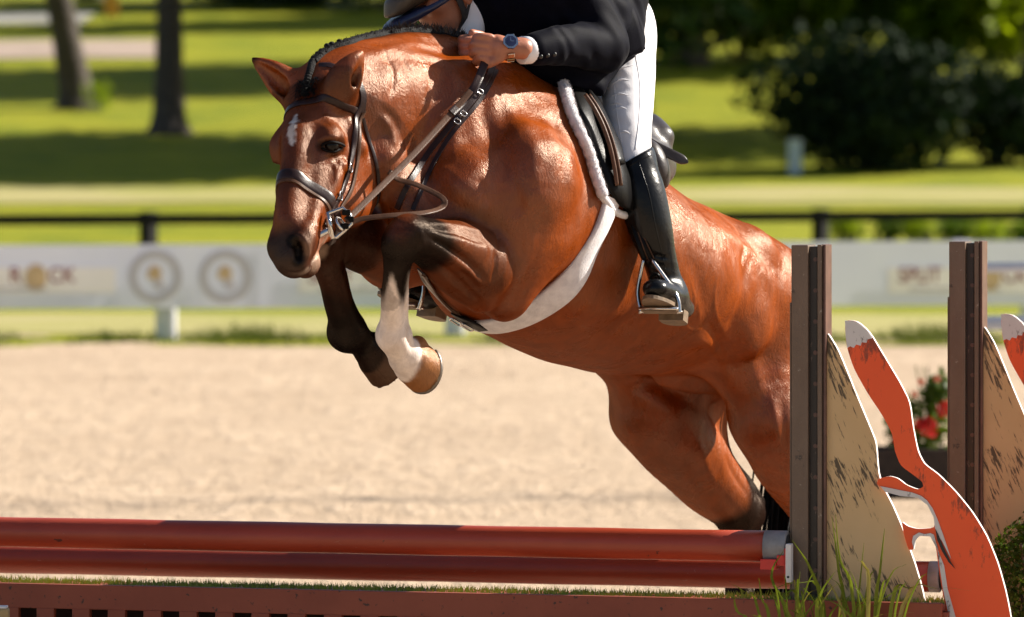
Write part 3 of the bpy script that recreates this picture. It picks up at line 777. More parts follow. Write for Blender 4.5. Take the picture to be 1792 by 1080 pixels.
sp_ = [cast(hbvh, *q_)[0] for q_ in catmull([(518, 203), (513, 215), (510, 228), (509, 242), (512, 252)], 4)]
sd_ = np.full(len(hV), 9.0); wd_ = np.interp(np.arange(len(sp_)), [0, 4, 8, 12, 16], [0.006, 0.010, 0.009, 0.008, 0.003])
for p_, w_ in zip(sp_, wd_): sd_ = np.minimum(sd_, np.linalg.norm(hV - p_, axis=1) / w_)
tint(1 - sstep(sd_ + 0.35 * vnoise(hV, 30, 5), 0.75, 1.25), A(0.62, 0.55, 0.52))
crest_d = np.full(len(hV), 9.0)
for a_, b2_ in zip(catmull([P(560, 125, -0.60), P(600, 95, -0.53), P(655, 66, -0.44), P(720, 53, -0.34), P(790, 64, -0.26), P(850, 95, -0.2)], 3)[:-1], catmull([P(560, 125, -0.60), P(600, 95, -0.53), P(655, 66, -0.44), P(720, 53, -0.34), P(790, 64, -0.26), P(850, 95, -0.2)], 3)[1:]):
    crest_d = np.minimum(crest_d, seg_dist(hV, a_, b2_)[0])
tint((1 - sstep(crest_d + 0.006 * n2, 0.012, 0.045)) * 0.85, A(0.022, 0.010, 0.006))
# mane root and ear rims darker
for e0, e1 in ((P(618, 116, -0.655), P(633, 90, -0.65)), (P(462, 117, -0.61), P(441, 102, -0.60))):
    m_, t_ = near(e0, e1, 0.015, 0.03); tint(m_ * sstep(t_, 0.2, 0.9) * 0.9, dark)
# hooves: amber horn on the white leg, dark elsewhere
for i, (c_, a_, fr_) in enumerate(hoof_list):
    a_ = nrm(a_); dd = (hV - c_) @ a_; rr = np.linalg.norm(hV - c_ - dd[:, None] * a_, axis=1)
    msk = sstep(dd + 0.004 * n2, -0.002, 0.008) * (rr < 0.11) * (dd < 0.14)
    tint(msk, A(0.26, 0.105, 0.035) if i == 0 else A(0.07, 0.035, 0.02))
    if i == 0: tint(msk * sstep(dd, 0.048, 0.060), A(0.06, 0.04, 0.025))
# glossy short coat: colour from the pattern, fine hair relief that breaks up the shine
coat, nt_, b_ = mat_new('horse_coat')
at_ = node(nt_, 'ShaderNodeAttribute', attribute_name='tint')
oc_ = nt_.nodes.new('ShaderNodeTexCoord').outputs['Object']
mot_ = noise(nt_, 20, 8, 0.7, oc_, (1, 1, 0.6), 0.6)
nt_.links.new(mix(nt_, 1.0, at_.outputs['Color'], ramp(nt_, mot_, [(0.3, (0.72, 0.66, 0.62)), (0.7, (1.20, 1.18, 1.15))]), 'MULTIPLY'), b_.inputs['Base Color'])
rg_ = nt_.nodes.new('ShaderNodeMapRange'); rg_.inputs[1].default_value = 0.34; rg_.inputs[2].default_value = 0.64; rg_.inputs[3].default_value = 0.19; rg_.inputs[4].default_value = 0.46
nt_.links.new(noise(nt_, 9, 7, 0.68, oc_, None, 0.8), rg_.inputs[0]); nt_.links.new(rg_.outputs[0], b_.inputs['Roughness'])
sx_ = nt_.nodes.new('ShaderNodeSeparateColor'); nt_.links.new(at_.outputs['Color'], sx_.inputs[0])
sr_ = nt_.nodes.new('ShaderNodeMapRange'); sr_.inputs[1].default_value = 0.01; sr_.inputs[2].default_value = 0.17; sr_.inputs[3].default_value = 0.016; sr_.inputs[4].default_value = 0.060
nt_.links.new(sx_.outputs[0], sr_.inputs[0])
b_.inputs['Specular Tint'].default_value = (1.0, 0.74, 0.56, 1)
hair_ = noise(nt_, 210, 4, 0.65, oc_, (1.0, 0.85, 0.28), 0.3)
vein_ = noise(nt_, 30, 8, 0.70, oc_, (1, 1, 0.75), 1.2)
ad_ = nt_.nodes.new('ShaderNodeMath'); ad_.operation = 'MULTIPLY_ADD'; ad_.inputs[1].default_value = 0.42
nt_.links.new(hair_, ad_.inputs[0]); nt_.links.new(vein_, ad_.inputs[2])
bp_ = bump(nt_, b_, ad_.outputs[0], 0.42, 0.008)
# hair sheen: even reflectance (no bright glassy rim), added to the pigment
df_ = nt_.nodes.new('ShaderNodeBsdfDiffuse'); gl_ = nt_.nodes.new('ShaderNodeBsdfAnisotropic'); ms_ = nt_.nodes.new('ShaderNodeMixShader')
nt_.links.new(b_.inputs['Base Color'].links[0].from_socket, df_.inputs['Color']); nt_.links.new(bp_.outputs[0], df_.inputs['Normal']); nt_.links.new(bp_.outputs[0], gl_.inputs['Normal'])
gl_.inputs['Color'].default_value = (1.0, 0.80, 0.66, 1); nt_.links.new(rg_.outputs[0], gl_.inputs['Roughness'])
nt_.links.new(sr_.outputs[0], ms_.inputs[0]); nt_.links.new(df_.outputs[0], ms_.inputs[1]); nt_.links.new(gl_.outputs[0], ms_.inputs[2]); nt_.links.new(ms_.outputs[0], nt_.nodes['Material Output'].inputs[0])
horse = empty('horse', (float(HO[0]), 0.0, 0.0))
tag(horse, 'glossy bay horse with braided mane and white front sock leaping over the red rails', 'horse')
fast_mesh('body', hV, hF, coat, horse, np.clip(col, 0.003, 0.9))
# eyes: set into the sockets found on the skin
eye_mat, nt_, b_ = mat_new('horse_eye'); b_.inputs['Base Color'].default_value = (0.006, 0.004, 0.003, 1); b_.inputs['Roughness'].default_value = 0.08; b_.inputs['Specular IOR Level'].default_value = 0.2
lid_mat = simple('eyelid_skin', (0.006, 0.004, 0.0035), 0.7, spec=0.1)
def onskin(px, py, lift=0.0):
    h_ = cast(hbvh, px, py); return h_[0] + h_[1] * lift
he_ = cast(hbvh, 579, 256); eL = he_[0] - he_[1] * 0.0125
lids = [[onskin(*q_, 0.005) for q_ in catmull([(560, 257), (569, 250), (582, 248), (594, 251), (601, 256)], 4)], [onskin(*q_, 0.001) for q_ in catmull([(562, 259), (571, 264), (585, 265), (600, 258)], 4)]]
def head_mirror(p): return p - 2 * np.dot(p - HEAD_O, HL) * HL
MB().sphere(Hh(0.176, -0.085, -0.066), 0.0185, 16, 12).build('eye', eye_mat, horse, True)
for fn_ in (lambda p: p,):
    MB().sphere(fn_(eL), 0.0185, 16, 12).build('eye', eye_mat, horse, True)
    for ld in lids: MB().tube([fn_(p) for p in ld], [0.0012] + [0.0034] * (len(ld) - 2) + [0.0012], 7).build('eyelid', lid_mat, horse, True)
# black braided mane: a row of knots with short fuzz along the crest
mane_mat = simple('mane_hair', (0.007, 0.006, 0.006), 0.75, spec=0.15, var=0.4, scale=90, bstr=0.8, bscale=220, bdist=0.004)
crest_px = catmull([(545, 152), (575, 122), (600, 97), (640, 76), (680, 61), (720, 54), (760, 55), (800, 66), (832, 84)], 30)
def crest_point(px):
    """topmost skin point of the neck at a photo column"""
    y0 = float(np.interp(px, crest_px[:, 0], crest_px[:, 1]))
    for y in np.arange(y0 - 40, y0 + 70, 1.5):
        h_ = cast(hbvh, px, y)
        if h_ is not None and h_[0][1] > -0.72: return h_[0], h_[1]
    return None
cr = [(px, crest_point(px)) for px in np.arange(548, 838, 3.0)]
cr = [(p, c[0], c[1]) for p, c in cr if c is not None]
crp = np.array([c[1] for c in cr])
for _ in range(6): crp[1:-1] = 0.25 * crp[:-2] + 0.5 * crp[1:-1] + 0.25 * crp[2:]
ml = MB(); ml.tube(crp - A(0, 0, 0.004), [0.014 + 0.003 * math.sin(i * 0.05) for i in range(len(crp))], 8)
mane = ml.build('mane', mane_mat, horse, True)
dist = np.concatenate([[0], np.cumsum(np.linalg.norm(np.diff(crp, axis=0), axis=1))])
def along(s): return np.array([np.interp(s, dist, crp[:, k]) for k in range(3)])
s_ = 0.012; kn = 0
while s_ < dist[-1] - 0.01:
    c_ = along(s_); t_ = nrm(along(s_ + 0.01) - along(s_ - 0.01))
    up_ = nrm(A(0, -0.25, 1) - t_ * np.dot(A(0, -0.25, 1), t_)); sd_ = np.cross(t_, up_)
    k_ = MB(); big = 1.0 if s_ < 0.42 else 0.75
    for j in range(3):
        k_.sphere(c_ + up_ * (-0.003 + 0.0056 * j + random.uniform(-.002, .002)) * big + sd_ * (0.004 * ((j % 2) * 2 - 1)) + t_ * random.uniform(-.002, .002), (0.0072 * big * random.uniform(.7, 1.25), 0.0085 * big, 0.0058 * big * random.uniform(.7, 1.3)), 8, 6, np.array([t_, sd_, up_]))
    k_.build('braid', mane_mat, mane, True); s_ += 0.0175 + 0.006 * random.random(); kn += 1
fz = MB()
for i in range(2600):
    s0 = random.uniform(0, dist[-1]); c_ = along(s0); t_ = nrm(along(s0 + 0.01) - along(s0 - 0.01))
    up_ = A(0, 0, 1); ln = random.uniform(0.010, 0.030) * (0.6 if s0 < 0.3 else 1.0) * random.uniform(0.5, 1.1)
    d_ = nrm(up_ + t_ * random.uniform(-0.6, 0.6) + A(random.uniform(-0.5, 0.3), random.uniform(-0.7, 0.5), 0))
    p0 = c_ + A(random.uniform(-.008, .008), random.uniform(-.012, .010), 0.0); p1 = p0 + d_ * ln * 0.6; p2 = p1 + (d_ + t_ * random.uniform(-.6, .6)) * ln * 0.4
    w_ = 0.0009
    fz.add([p0 - A(w_, 0, 0), p0 + A(w_, 0, 0), p1 + A(w_ * .8, 0, 0), p1 - A(w_ * .8, 0, 0), p2], [[0, 1, 2, 3], [3, 2, 4]])
fz_o = fz.build('mane_fuzz', simple('mane_fuzz_hair', (0.02, 0.016, 0.015), 0.4, bstr=0), mane); fz_o['kind'] = 'stuff'
# forelock tuft between the ears
fl = MB()
for i in range(260):
    a0 = Hh(random.uniform(0.0, 0.05), 0, random.uniform(-0.02, 0.035))
    h_ = hbvh.find_nearest(Vector(a0)); p0 = np.array(h_[0]) + np.array(h_[1]) * 0.004
    d_ = nrm(np.array(h_[1]) * 0.35 + HA * random.uniform(0.1, 1.0) + HL * random.uniform(-0.6, 0.6)); ln = random.uniform(0.010, 0.022)
    p1 = p0 + d_ * ln; w_ = 0.0012
    fl.add([p0 - HL * w_, p0 + HL * w_, p1 + HL * w_ * .6, p1 - HL * w_ * .6, p1 + (d_ + HA * .5) * ln * .5], [[0, 1, 2, 3], [3, 2, 4]])
for i in range(16):
    t_ = i / 15.0; q_ = crp[0] * (1 - t_) + Hh(0.045, 0.01, 0.006) * t_ + A(0, 0, 0.02) * math.sin(math.pi * t_)
    h_ = hbvh.find_nearest(Vector(q_)); fl.sphere(np.array(h_[0]) + np.array(h_[1]) * 0.003, (0.010, 0.010, 0.008), 8, 6)
fl.build('forelock', mane_mat, horse, True)
# tail: black strands hanging behind the hocks
tl = MB()
root = Lh(-1.31, 0, -0.33)
for i in range(900):
    a1 = A(random.gauss(0, 0.022), random.gauss(0, 0.022), 0); sp = A(random.gauss(0, 0.035), random.gauss(0, 0.035), random.uniform(-0.12, 0.05))
    pts = catmull([root + a1 * 0.6, Lh(-1.40, 0, -0.31) + a1, Lh(-1.46, 0, -0.42) + a1 * 1.2, P(1404, 700, 1.25) + a1 * 1.4, P(1396, 870, 1.22) + a1 * 1.5 + sp * 0.4, P(1392, 1045, 1.15) + a1 * 1.6 + sp], 4)
    tl.tube(pts, list(np.linspace(0.0055, 0.0024, len(pts))), 3, False)
tl.build('tail', mane_mat, horse, True)
# steel shoe on the raised near fore
c_, a_, f_ = hoof_list[0]; a_ = nrm(a_); fr_ = nrm(f_ - a_ * np.dot(f_, a_)); sd_ = np.cross(a_, fr_)
ctr = c_ + a_ * 0.063 + fr_ * 0.02
sh = MB(); sh.tube([ctr + fr_ * math.cos(t) * 0.054 + sd_ * math.sin(t) * 0.052 for t in np.linspace(-2.5, 2.5, 26)], 0.0062, 6)
sh.build('horseshoe', simple('worn_steel', (0.22, 0.19, 0.16), 0.45, 0.9), horse, True)
# ------------------------------------------------------------------ tack
leather = simple('brown_leather', (0.022, 0.009, 0.0075), 0.33, var=0.25, scale=60, bstr=0.25, bscale=300, spec=0.3)
leather_lit = simple('lit_brown_leather', (0.085, 0.042, 0.025), 0.4, var=0.2, scale=60, bstr=0.25, bscale=250, spec=0.15)  # paler copy of the brown leather, sunlight put into its colour
black_leather = simple('black_leather', (0.005, 0.0045, 0.0045), 0.34, var=0.2, scale=40, bstr=0.3, bscale=220, spec=0.1)
saddle_leather = simple('grey_brown_leather', (0.030, 0.024, 0.024), 0.38, var=0.2, scale=40, bstr=0.3, bscale=180, spec=0.35)
steel = simple('polished_steel', (0.62, 0.60, 0.58), 0.18, 1.0, var=0.05, bstr=0.0)
brass = simple('brass', (0.55, 0.40, 0.16), 0.25, 1.0, var=0.05, bstr=0.0)
fleece, nt_, b_ = mat_new('white_fleece')
nt_.links.new(ramp(nt_, noise(nt_, 45, 5), [(0.3, (0.60, 0.57, 0.60)), (0.7, (0.80, 0.77, 0.79))]), b_.inputs['Base Color'])
b_.inputs['Roughness'].default_value = 0.9; b_.inputs['Sheen Weight'].default_value = 0.4
bump(nt_, b_, noise(nt_, 260, 4, 0.7), 0.6, 0.004)

def ribbon(pts, nors, width, thick, bulge=0.0):
    """a strap: rounded-rectangle section swept along pts, lying flat to nors"""
    n = len(pts); width = np.broadcast_to(np.asarray(width, float), n); V = []; F = []
    sec = [(-1, -0.6), (-1, 0.7), (-0.88, 1.0), (-0.4, 1.0 + bulge * .7), (0, 1.0 + bulge), (0.4, 1.0 + bulge * .7), (0.88, 1.0), (1, 0.7), (1, -0.6)]
    m = len(sec)
    for i in range(n):
        t = nrm(pts[min(i + 1, n - 1)] - pts[max(i - 1, 0)])
        nn = nrm(nors[i] - t * np.dot(nors[i], t)); s = np.cross(t, nn)
        for a, b in sec: V.append(pts[i] + s * a * width[i] / 2 + nn * (b * thick))
    for i in range(n - 1):
        for k in range(m):
            F.append([i * m + k, i * m + (k + 1) % m, (i + 1) * m + (k + 1) % m, (i + 1) * m + k])
    F.append(list(range(m))); F.append([(n - 1) * m + k for k in range(m)][::-1])
    return V, F
def smooth_line(a, it=3):
    a = np.array(a, float)
    for _ in range(it): a[1:-1] = 0.25 * a[:-2] + 0.5 * a[1:-1] + 0.25 * a[2:]
    return a
def surf(pts, it=3):
    """world points pulled onto the horse's skin"""
    o, n = [], []
    for p in pts:
        h_ = hbvh.find_nearest(Vector(p)); o.append(np.array(h_[0])); n.append(np.array(h_[1]))
    return smooth_line(o, it), np.array([nrm(x) for x in smooth_line(n, it + 2)])
def px_line(line, n=8):
    out = []
    for p in catmull(line, n):
        h_ = cast(hbvh, *p)
        if h_ is not None: out.append(h_[0])
    return out
def strap(name, pts, width, thick, mat, parent, lift=0.002, it=3, bulge=0.0, nors=None):
    if nors is None: p, n = surf(pts, it)
    else: p, n = np.array(pts), np.array(nors)
    p = p + n * lift
    V, F = ribbon(p, n, width, thick * 0.72, bulge)
    o = mesh_obj(name, V, F, mat, parent, True); o.data.set_sharp_from_angle(angle=0.7); return o
def ring(c, e1, e2, r1, r2, rad, mat, name, parent, sq=1.0):
    m = MB(); pts = []
    for t in np.linspace(0, 2 * math.pi, 33):
        x, y = math.cos(t), math.sin(t)
        x = math.copysign(abs(x) ** sq, x); y = math.copysign(abs(y) ** sq, y)
        pts.append(c + e1 * r1 * x + e2 * r2 * y)
    m.tube(pts, rad, 8, False); return m.build(name, mat, parent, True)
def ringline(a, f0, l0, f1, l1, n=14):
    """half loop around the head at station a from the front (f0) round the left/right side"""
    return [Hh(a, f0, l0) * (1 - t) + Hh(a, f1, l1) * t for t in np.linspace(0, 1, n)]

bridle = empty('bridle', tuple(HEAD_O * A(1, 1, 0)))
tag(bridle, 'dark brown leather bridle with steel bit on the bay horse head', 'bridle')
def loop(f_pts, n=10):
    return [Hh(*q) for q in catmull(f_pts, n)]
strap('browband', loop([(0.075, -0.12, -0.085), (0.075, -0.05, -0.075), (0.070, 0.0, -0.03), (0.066, 0.01, 0.02), (0.055, -0.03, 0.07), (0.045, -0.10, 0.085)]), 0.018, 0.0032, leather, bridle, 0.0015, 2, 0.15)
strap('noseband', loop([(0.345, -0.15, -0.055), (0.325, -0.07, -0.075), (0.305, 0.0, -0.04), (0.300, 0.01, 0.0), (0.305, 0.0, 0.04), (0.325, -0.07, 0.075), (0.348, -0.15, 0.055), (0.352, -0.20, 0.0)]), 0.025, 0.004, leather, bridle, 0.002, 2, 0.15)
strap('noseband_edge', loop([(0.366, -0.13, -0.060), (0.345, -0.07, -0.07), (0.325, 0.0, -0.04), (0.320, 0.01, 0.0), (0.325, 0.0, 0.04), (0.345, -0.07, 0.07), (0.366, -0.13, 0.060)]), 0.008, 0.003, leather_lit, bridle, 0.002, 2)
for s_ in (1, -1):
    strap('cheekpiece', loop([(0.02, -0.10, s_ * 0.09), (0.085, -0.10, s_ * 0.09), (0.16, -0.115, s_ * 0.095), (0.25, -0.12, s_ * 0.085), (0.34, -0.105, s_ * 0.07), (0.40, -0.10, s_ * 0.06)]), 0.014, 0.0035, leather, bridle, 0.003, 3, 0.2)
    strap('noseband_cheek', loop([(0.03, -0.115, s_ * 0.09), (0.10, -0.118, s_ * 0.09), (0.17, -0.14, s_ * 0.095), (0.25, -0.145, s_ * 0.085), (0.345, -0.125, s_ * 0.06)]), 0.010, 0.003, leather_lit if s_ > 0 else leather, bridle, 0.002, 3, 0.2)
    for a_b, f_b in ((0.20, -0.117), (0.30, -0.112)):
        h_ = hbvh.find_nearest(Vector(Hh(a_b, f_b, s_ * 0.09))); c_ = np.array(h_[0]) + np.array(h_[1]) * 0.007
        ring(c_, HA, np.cross(HA, np.array(h_[1])), 0.009, 0.011, 0.0016, steel, 'buckle', bridle, 0.6)
    strap('throatlatch', loop([(0.05, -0.12, s_ * 0.09), (0.09, -0.17, s_ * 0.085), (0.14, -0.225, s_ * 0.08), (0.19, -0.27, s_ * 0.05), (0.20, -0.285, s_ * 0.0)]), 0.009, 0.003, leather, bridle, 0.003, 3, 0.2)
strap('crownpiece', loop([(0.04, -0.11, 0.09), (0.0, -0.09, 0.08), (-0.03, -0.06, 0.0), (0.0, -0.09, -0.08), (0.04, -0.11, -0.09)]), 0.017, 0.004, leather, bridle, 0.003, 2)
# bit: squared steel cheek ring, mouthpiece and keeper
hb_ = hbvh.find_nearest(Vector(Hh(0.425, -0.105, 0.07))); bit_c = np.array(hb_[0]) + HL * 0.012
be1 = nrm(A(0.45, -0.15, -0.85)); be2 = nrm(np.cross(be1, HL)); be2 = be2 if be2[0] > 0 else -be2
def bitpt(px, py): return P(px, py, bit_c[1])
bp = [bitpt(572, 374), bitpt(600, 364), bitpt(613, 376), bitpt(616, 392), bitpt(588, 416), bitpt(578, 413)]
bm_ = MB(); bm_.tube(bp + [bp[0], bp[1]], 0.0045, 8, False); bm_.build('bit_ring', steel, bridle, True)
bm_ = MB(); bm_.tube([bitpt(573, 372), bitpt(583, 418)], 0.0058, 8); bm_.build('bit_cheek', steel, bridle, True)
bm_ = MB(); bm_.tube([bit_c + HL * 0.004, Hh(0.435, -0.105, 0.0), Hh(0.425, -0.105, -0.075)], 0.0075, 8); bm_.build('mouthpiece', steel, bridle, True)
hb2 = hbvh.find_nearest(Vector(Hh(0.425, -0.105, -0.07))); ring(np.array(hb2[0]) - HL * 0.01, HA, HF, 0.034, 0.034, 0.0045, steel, 'bit_ring', bridle)
ring(bitpt(596, 392), be1, be2, 0.016, 0.014, 0.0035, steel, 'bit_keeper', bridle)
for c_, rr in ((bitpt(606, 372), 0.010), (bitpt(603, 396), 0.011), (bitpt(612, 384), 0.009)):
    m_ = MB(); m_.box(c_ + A(0, -0.004, 0), (0.02, 0.012, 0.014), None, 0.003); m_.build('billet', black_leather, bridle)

HAND = P(852, 92, -0.43)                      # the rider's near fist
reins = empty('reins', (float(HAND[0]), float(HAND[1]), 0))
tag(reins, 'pair of brown leather reins running from the steel bit to the rider hand', 'reins')
def free_strap(name, pts, width, thick, mat, parent, facing=A(0.25, -1, 0.35), n=10):
    p = catmull(pts, n); return strap(name, p, width, thick, mat, parent, 0, nors=[nrm(facing)] * len(p))
r0 = bitpt(606, 386) + A(0, -0.01, 0)
mid_ = P(790, 198, -0.56)
free_strap('rein', [r0, r0 * 0.7 + mid_ * 0.3 + A(0, 0, -0.004), r0 * 0.35 + mid_ * 0.65 + A(0, 0, -0.006), mid_, P(830, 150, -0.505), P(850, 108, -0.445)], 0.015, 0.003, leather_lit, reins)
free_strap('rein_lacing', [mid_ + A(0.0, -0.004, 0), P(812, 176, -0.525), P(833, 148, -0.505), P(849, 108, -0.45)], 0.020, 0.0042, leather, reins)
free_strap('slack_rein', [bitpt(590, 402) + A(0, -0.004, 0), P(630, 384, -0.84), P(690, 377, -0.83), P(740, 373, -0.80), P(772, 364, -0.74), P(777, 350, -0.72), P(757, 336, -0.69), P(725, 322, -0.68), P(697, 314, -0.675), P(680, 300, -0.68)], 0.014, 0.003, leather_lit, reins, A(0.0, -0.75, 0.65))
far_bit = np.array(hb2[0]) - HL * 0.015
free_strap('rein', [far_bit, P(560, 240, -0.42), P(690, 120, -0.22), P(835, 85, -0.28)], 0.017, 0.0032, leather, reins)

breastplate = empty('breastplate', (float(HAND[0]), -0.4, 0))
tag(breastplate, 'thin dark leather martingale round the horse neck and chest', 'breastplate')
nl = px_line([(862, 116), (846, 148), (822, 182), (795, 212), (762, 252), (735, 290), (710, 330), (696, 366)])
strap('neck_strap', nl, 0.014, 0.0035, leather, breastplate, 0.004, 4)
strap('neck_strap_edge', px_line([(868, 124), (852, 156), (828, 190), (800, 222), (780, 250), (760, 285), (738, 330), (722, 368)]), 0.011, 0.0035, leather, breastplate, 0.003, 4)
for px_, py_ in ((836, 163), (808, 202), (798, 215)):
    h_ = cast(hbvh, px_, py_); e_ = nrm(np.cross(h_[1], A(0.6, 0, 0.8)))
    ring(h_[0] + h_[1] * 0.012, e_, np.cross(h_[1], e_), 0.008, 0.006, 0.0014, steel, 'buckle', breastplate, 0.6)
strap('chest_strap', px_line([(738, 472), (750, 495), (770, 520), (800, 548), (832, 562)]), 0.020, 0.0035, leather, breastplate, 0.004, 4)
strap('chest_strap_edge', px_line([(745, 478), (760, 502), (785, 532), (812, 553)]), 0.012, 0.0035, leather_lit, breastplate, 0.008, 4)

# girth
girth = empty('girth', tuple((Lh(-0.05, 0, -0.6) * A(1, 1, 0))))
tag(girth, 'white fleece girth strapped round the horse belly', 'girth')
gl2 = []
for a_ in np.linspace(-3, 104, 40):
    d_ = HN * math.cos(math.radians(a_)) - HU * math.sin(math.radians(a_)); f_s = 0.058 - 0.022 * max(0, (a_ - 60) / 60)
    h_ = hbvh.ray_cast(Vector(Lh(f_s, 0, -0.35) + d_ * 0.7), Vector(-d_)); gl2.append(np.array(h_[0]))
gp, gn = surf(gl2, 6)
wd = np.interp(np.linspace(0, 1, len(gp)), [0, 0.25, 0.6, 1], [0.060, 0.070, 0.074, 0.070])
V, F = ribbon(gp + gn * 0.005, gn, wd, 0.008, 0.45); mesh_obj('fleece_band', V, F, fleece, girth, True)
strap('girth_end', px_line([(800, 546), (822, 556), (848, 570)]), 0.035, 0.004, black_leather, girth, 0.012, 2)
for px_, py_ in ((806, 552), (822, 560)):
    h_ = cast(hbvh, px_, py_)
    if h_ is not None: ring(h_[0] + h_[1] * 0.02, nrm(A(1, 0, -0.6)), nrm(A(0.3, -0.9, 0.2)), 0.016, 0.012, 0.0025, steel, 'buckle', girth, 0.6)

# saddle pad: fleece shell over the back with a fuzzy rolled front edge
pad = empty('saddle_pad', tuple(Lh(-0.2, 0, 0) * A(1, 1, 0)))
tag(pad, 'white fleece saddle pad under the black saddle', 'saddle pad')
def back_grid(fa, fb, ang, nu=14, nv=22, lift=0.012):
    """grid of skin points over the back: fa(t)/fb(t) front/rear stations, t in -1..1 from far to near side"""
    V = []
    for j in range(nv):
        t = -1 + 2 * j / (nv - 1)
        for i in range(nu):
            f = fa(t) + (fb(t) - fa(t)) * i / (nu - 1)
            d = HN * math.sin(t * ang) + HU * math.cos(t * ang)
            o = Lh(f, 0, -0.30)
            h_ = hbvh.ray_cast(Vector(o + d * 0.9), Vector(-d))
            p, n = (np.array(h_[0]), np.array(h_[1])) if h_[0] is not None else (o + d * 0.3, d)
            V.append(p + n * lift)
    F = [[j * nu + i, j * nu + i + 1, (j + 1) * nu + i + 1, (j + 1) * nu + i] for j in range(nv - 1) for i in range(nu - 1)]
    return V, F
def solidify(o, t, off=1):
    m = o.modifiers.new('thickness', 'SOLIDIFY'); m.thickness = t; m.offset = off
V, F = back_grid(lambda t: 0.0 + 0.03 * (1 - abs(t)), lambda t: -0.46 + 0.28 * abs(t) ** 2, 1.45, lift=0.006)
solidify(mesh_obj('pad_body', V, F, fleece, pad, True), 0.012)
pe = px_line([(972, 136), (981, 155), (988, 180), (996, 208), (1008, 236), (1020, 262), (1030, 292), (1040, 322), (1048, 346)], 6)
pp, pn = surf(pe, 3)
fr = MB(); fr.tube(pp + pn * 0.014, [0.014 + 0.0015 * math.sin(i * 1.7) for i in range(len(pp))], 10); fr.build('pad_roll', fleece, pad, True)
fu = MB()
for i in range(5200):
    k_ = random.randrange(len(pp) - 1); t_ = random.random(); c_ = (pp[k_] + pn[k_] * 0.014) * (1 - t_) + (pp[k_ + 1] + pn[k_ + 1] * 0.014) * t_
    d_ = nrm(rng.normal(size=3)); tg_ = nrm(pp[k_ + 1] - pp[k_]); d_ = nrm(d_ - tg_ * np.dot(d_, tg_) * 0.7)
    p0 = c_ + d_ * 0.0135; sd_ = nrm(np.cross(d_, tg_)) * 0.0009; p1 = p0 + d_ * random.uniform(0.002, 0.0065) + tg_ * random.uniform(-.003, .003)
    fu.add([p0 - sd_, p0 + sd_, p1], [[0, 1, 2]])
fu_o = fu.build('pad_fuzz', fleece, pad); fu_o['kind'] = 'stuff'
pe2 = px_line([(1046, 340), (1070, 368), (1096, 378), (1112, 380)], 5)
pp2, pn2 = surf(pe2, 2)
fr = MB(); fr.tube(pp2 + pn2 * 0.008, 0.010, 8); fr.build('pad_hem', fleece, pad, True)

# saddle
saddle = empty('saddle', tuple(Lh(-0.25, 0, 0) * A(1, 1, 0)))
tag(saddle, 'black leather jumping saddle on the bay horse', 'saddle')
SC = Clay((-0.25, -0.45, 1.38), (0.6, 0.55, 1.95), 0.008)
SC.tube([Lh(-0.02, 0, 0.0), Lh(-0.14, 0, -0.01), Lh(-0.30, 0, -0.03), Lh(-0.40, 0, -0.01)], [0.055, 0.085, 0.13, 0.13], 0.03, w=HU, q=[0.9, 0.5, 0.36, 0.36])
SC.tube([Lh(-0.41, -0.13, -0.03), Lh(-0.44, -0.07, 0.02), Lh(-0.445, 0, 0.04), Lh(-0.44, 0.07, 0.03), Lh(-0.42, 0.13, -0.01)], [0.02, 0.028, 0.03, 0.030, 0.022], 0.03)
SC.tube([Lh(-0.16, 0.12, -0.09), Lh(-0.32, 0.155, -0.10), Lh(-0.44, 0.13, -0.085)], [0.03, 0.05, 0.045], 0.03, w=HN, q=0.7)
SC.tube([Lh(-0.16, -0.12, -0.09), Lh(-0.32, -0.155, -0.10), Lh(-0.44, -0.13, -0.085)], [0.03, 0.05, 0.045], 0.03, w=HN, q=0.7)
SC.ell(P(1148, 288, 0.0), (0.032, 0.05, 0.066), np.array([nrm(A(1, 0, 0.35)), A(0, 1, 0), nrm(A(-0.35, 0, 1))]), 0.02)
sV, sF = SC.mesh(1); del SC
fast_mesh('seat', sV, sF, saddle_leather, saddle)
def flap(front, rear, lift, name, mat, thick=0.006, nu=10):
    fa = catmull(front, 5); re = catmull(rear, 5)
    n = min(len(fa), len(re)); V = []
    fa = fa[np.linspace(0, len(fa) - 1, n).astype(int)]; re = re[np.linspace(0, len(re) - 1, n).astype(int)]
    last = None
    for j in range(n):
        for i in range(nu):
            t = i / (nu - 1); q = fa[j] * (1 - t) + re[j] * t
            h_ = cast(hbvh, *q)
            if h_ is None: p = P(q[0], q[1], last if last is not None else -0.2)
            else:
                p = h_[0] + h_[1] * (lift + 0.012 * math.sin(math.pi * t) ** 0.5); last = p[1]
            V.append(p)
    V = np.array(V).reshape(n, nu, 3)
    for _ in range(4):
        V[1:-1] = 0.25 * V[:-2] + 0.5 * V[1:-1] + 0.25 * V[2:]; V[:, 1:-1] = 0.25 * V[:, :-2] + 0.5 * V[:, 1:-1] + 0.25 * V[:, 2:]
    F = [[j * nu + i, j * nu + i + 1, (j + 1) * nu + i + 1, (j + 1) * nu + i] for j in range(n - 1) for i in range(nu - 1)]
    o = mesh_obj(name, V.reshape(-1, 3), F, mat, saddle, True); solidify(o, thick); return V
fv = flap([(990, 165), (1003, 205), (1018, 245), (1036, 290), (1055, 335), (1072, 358)], [(1030, 170), (1062, 215), (1085, 262), (1100, 305), (1108, 340), (1098, 368)], 0.020, 'flap', black_leather)
kr = flap([(1010, 170), (1026, 215), (1042, 260), (1056, 300)], [(1028, 172), (1048, 215), (1064, 260), (1074, 300)], 0.038, 'knee_roll', black_leather, 0.014, 6)
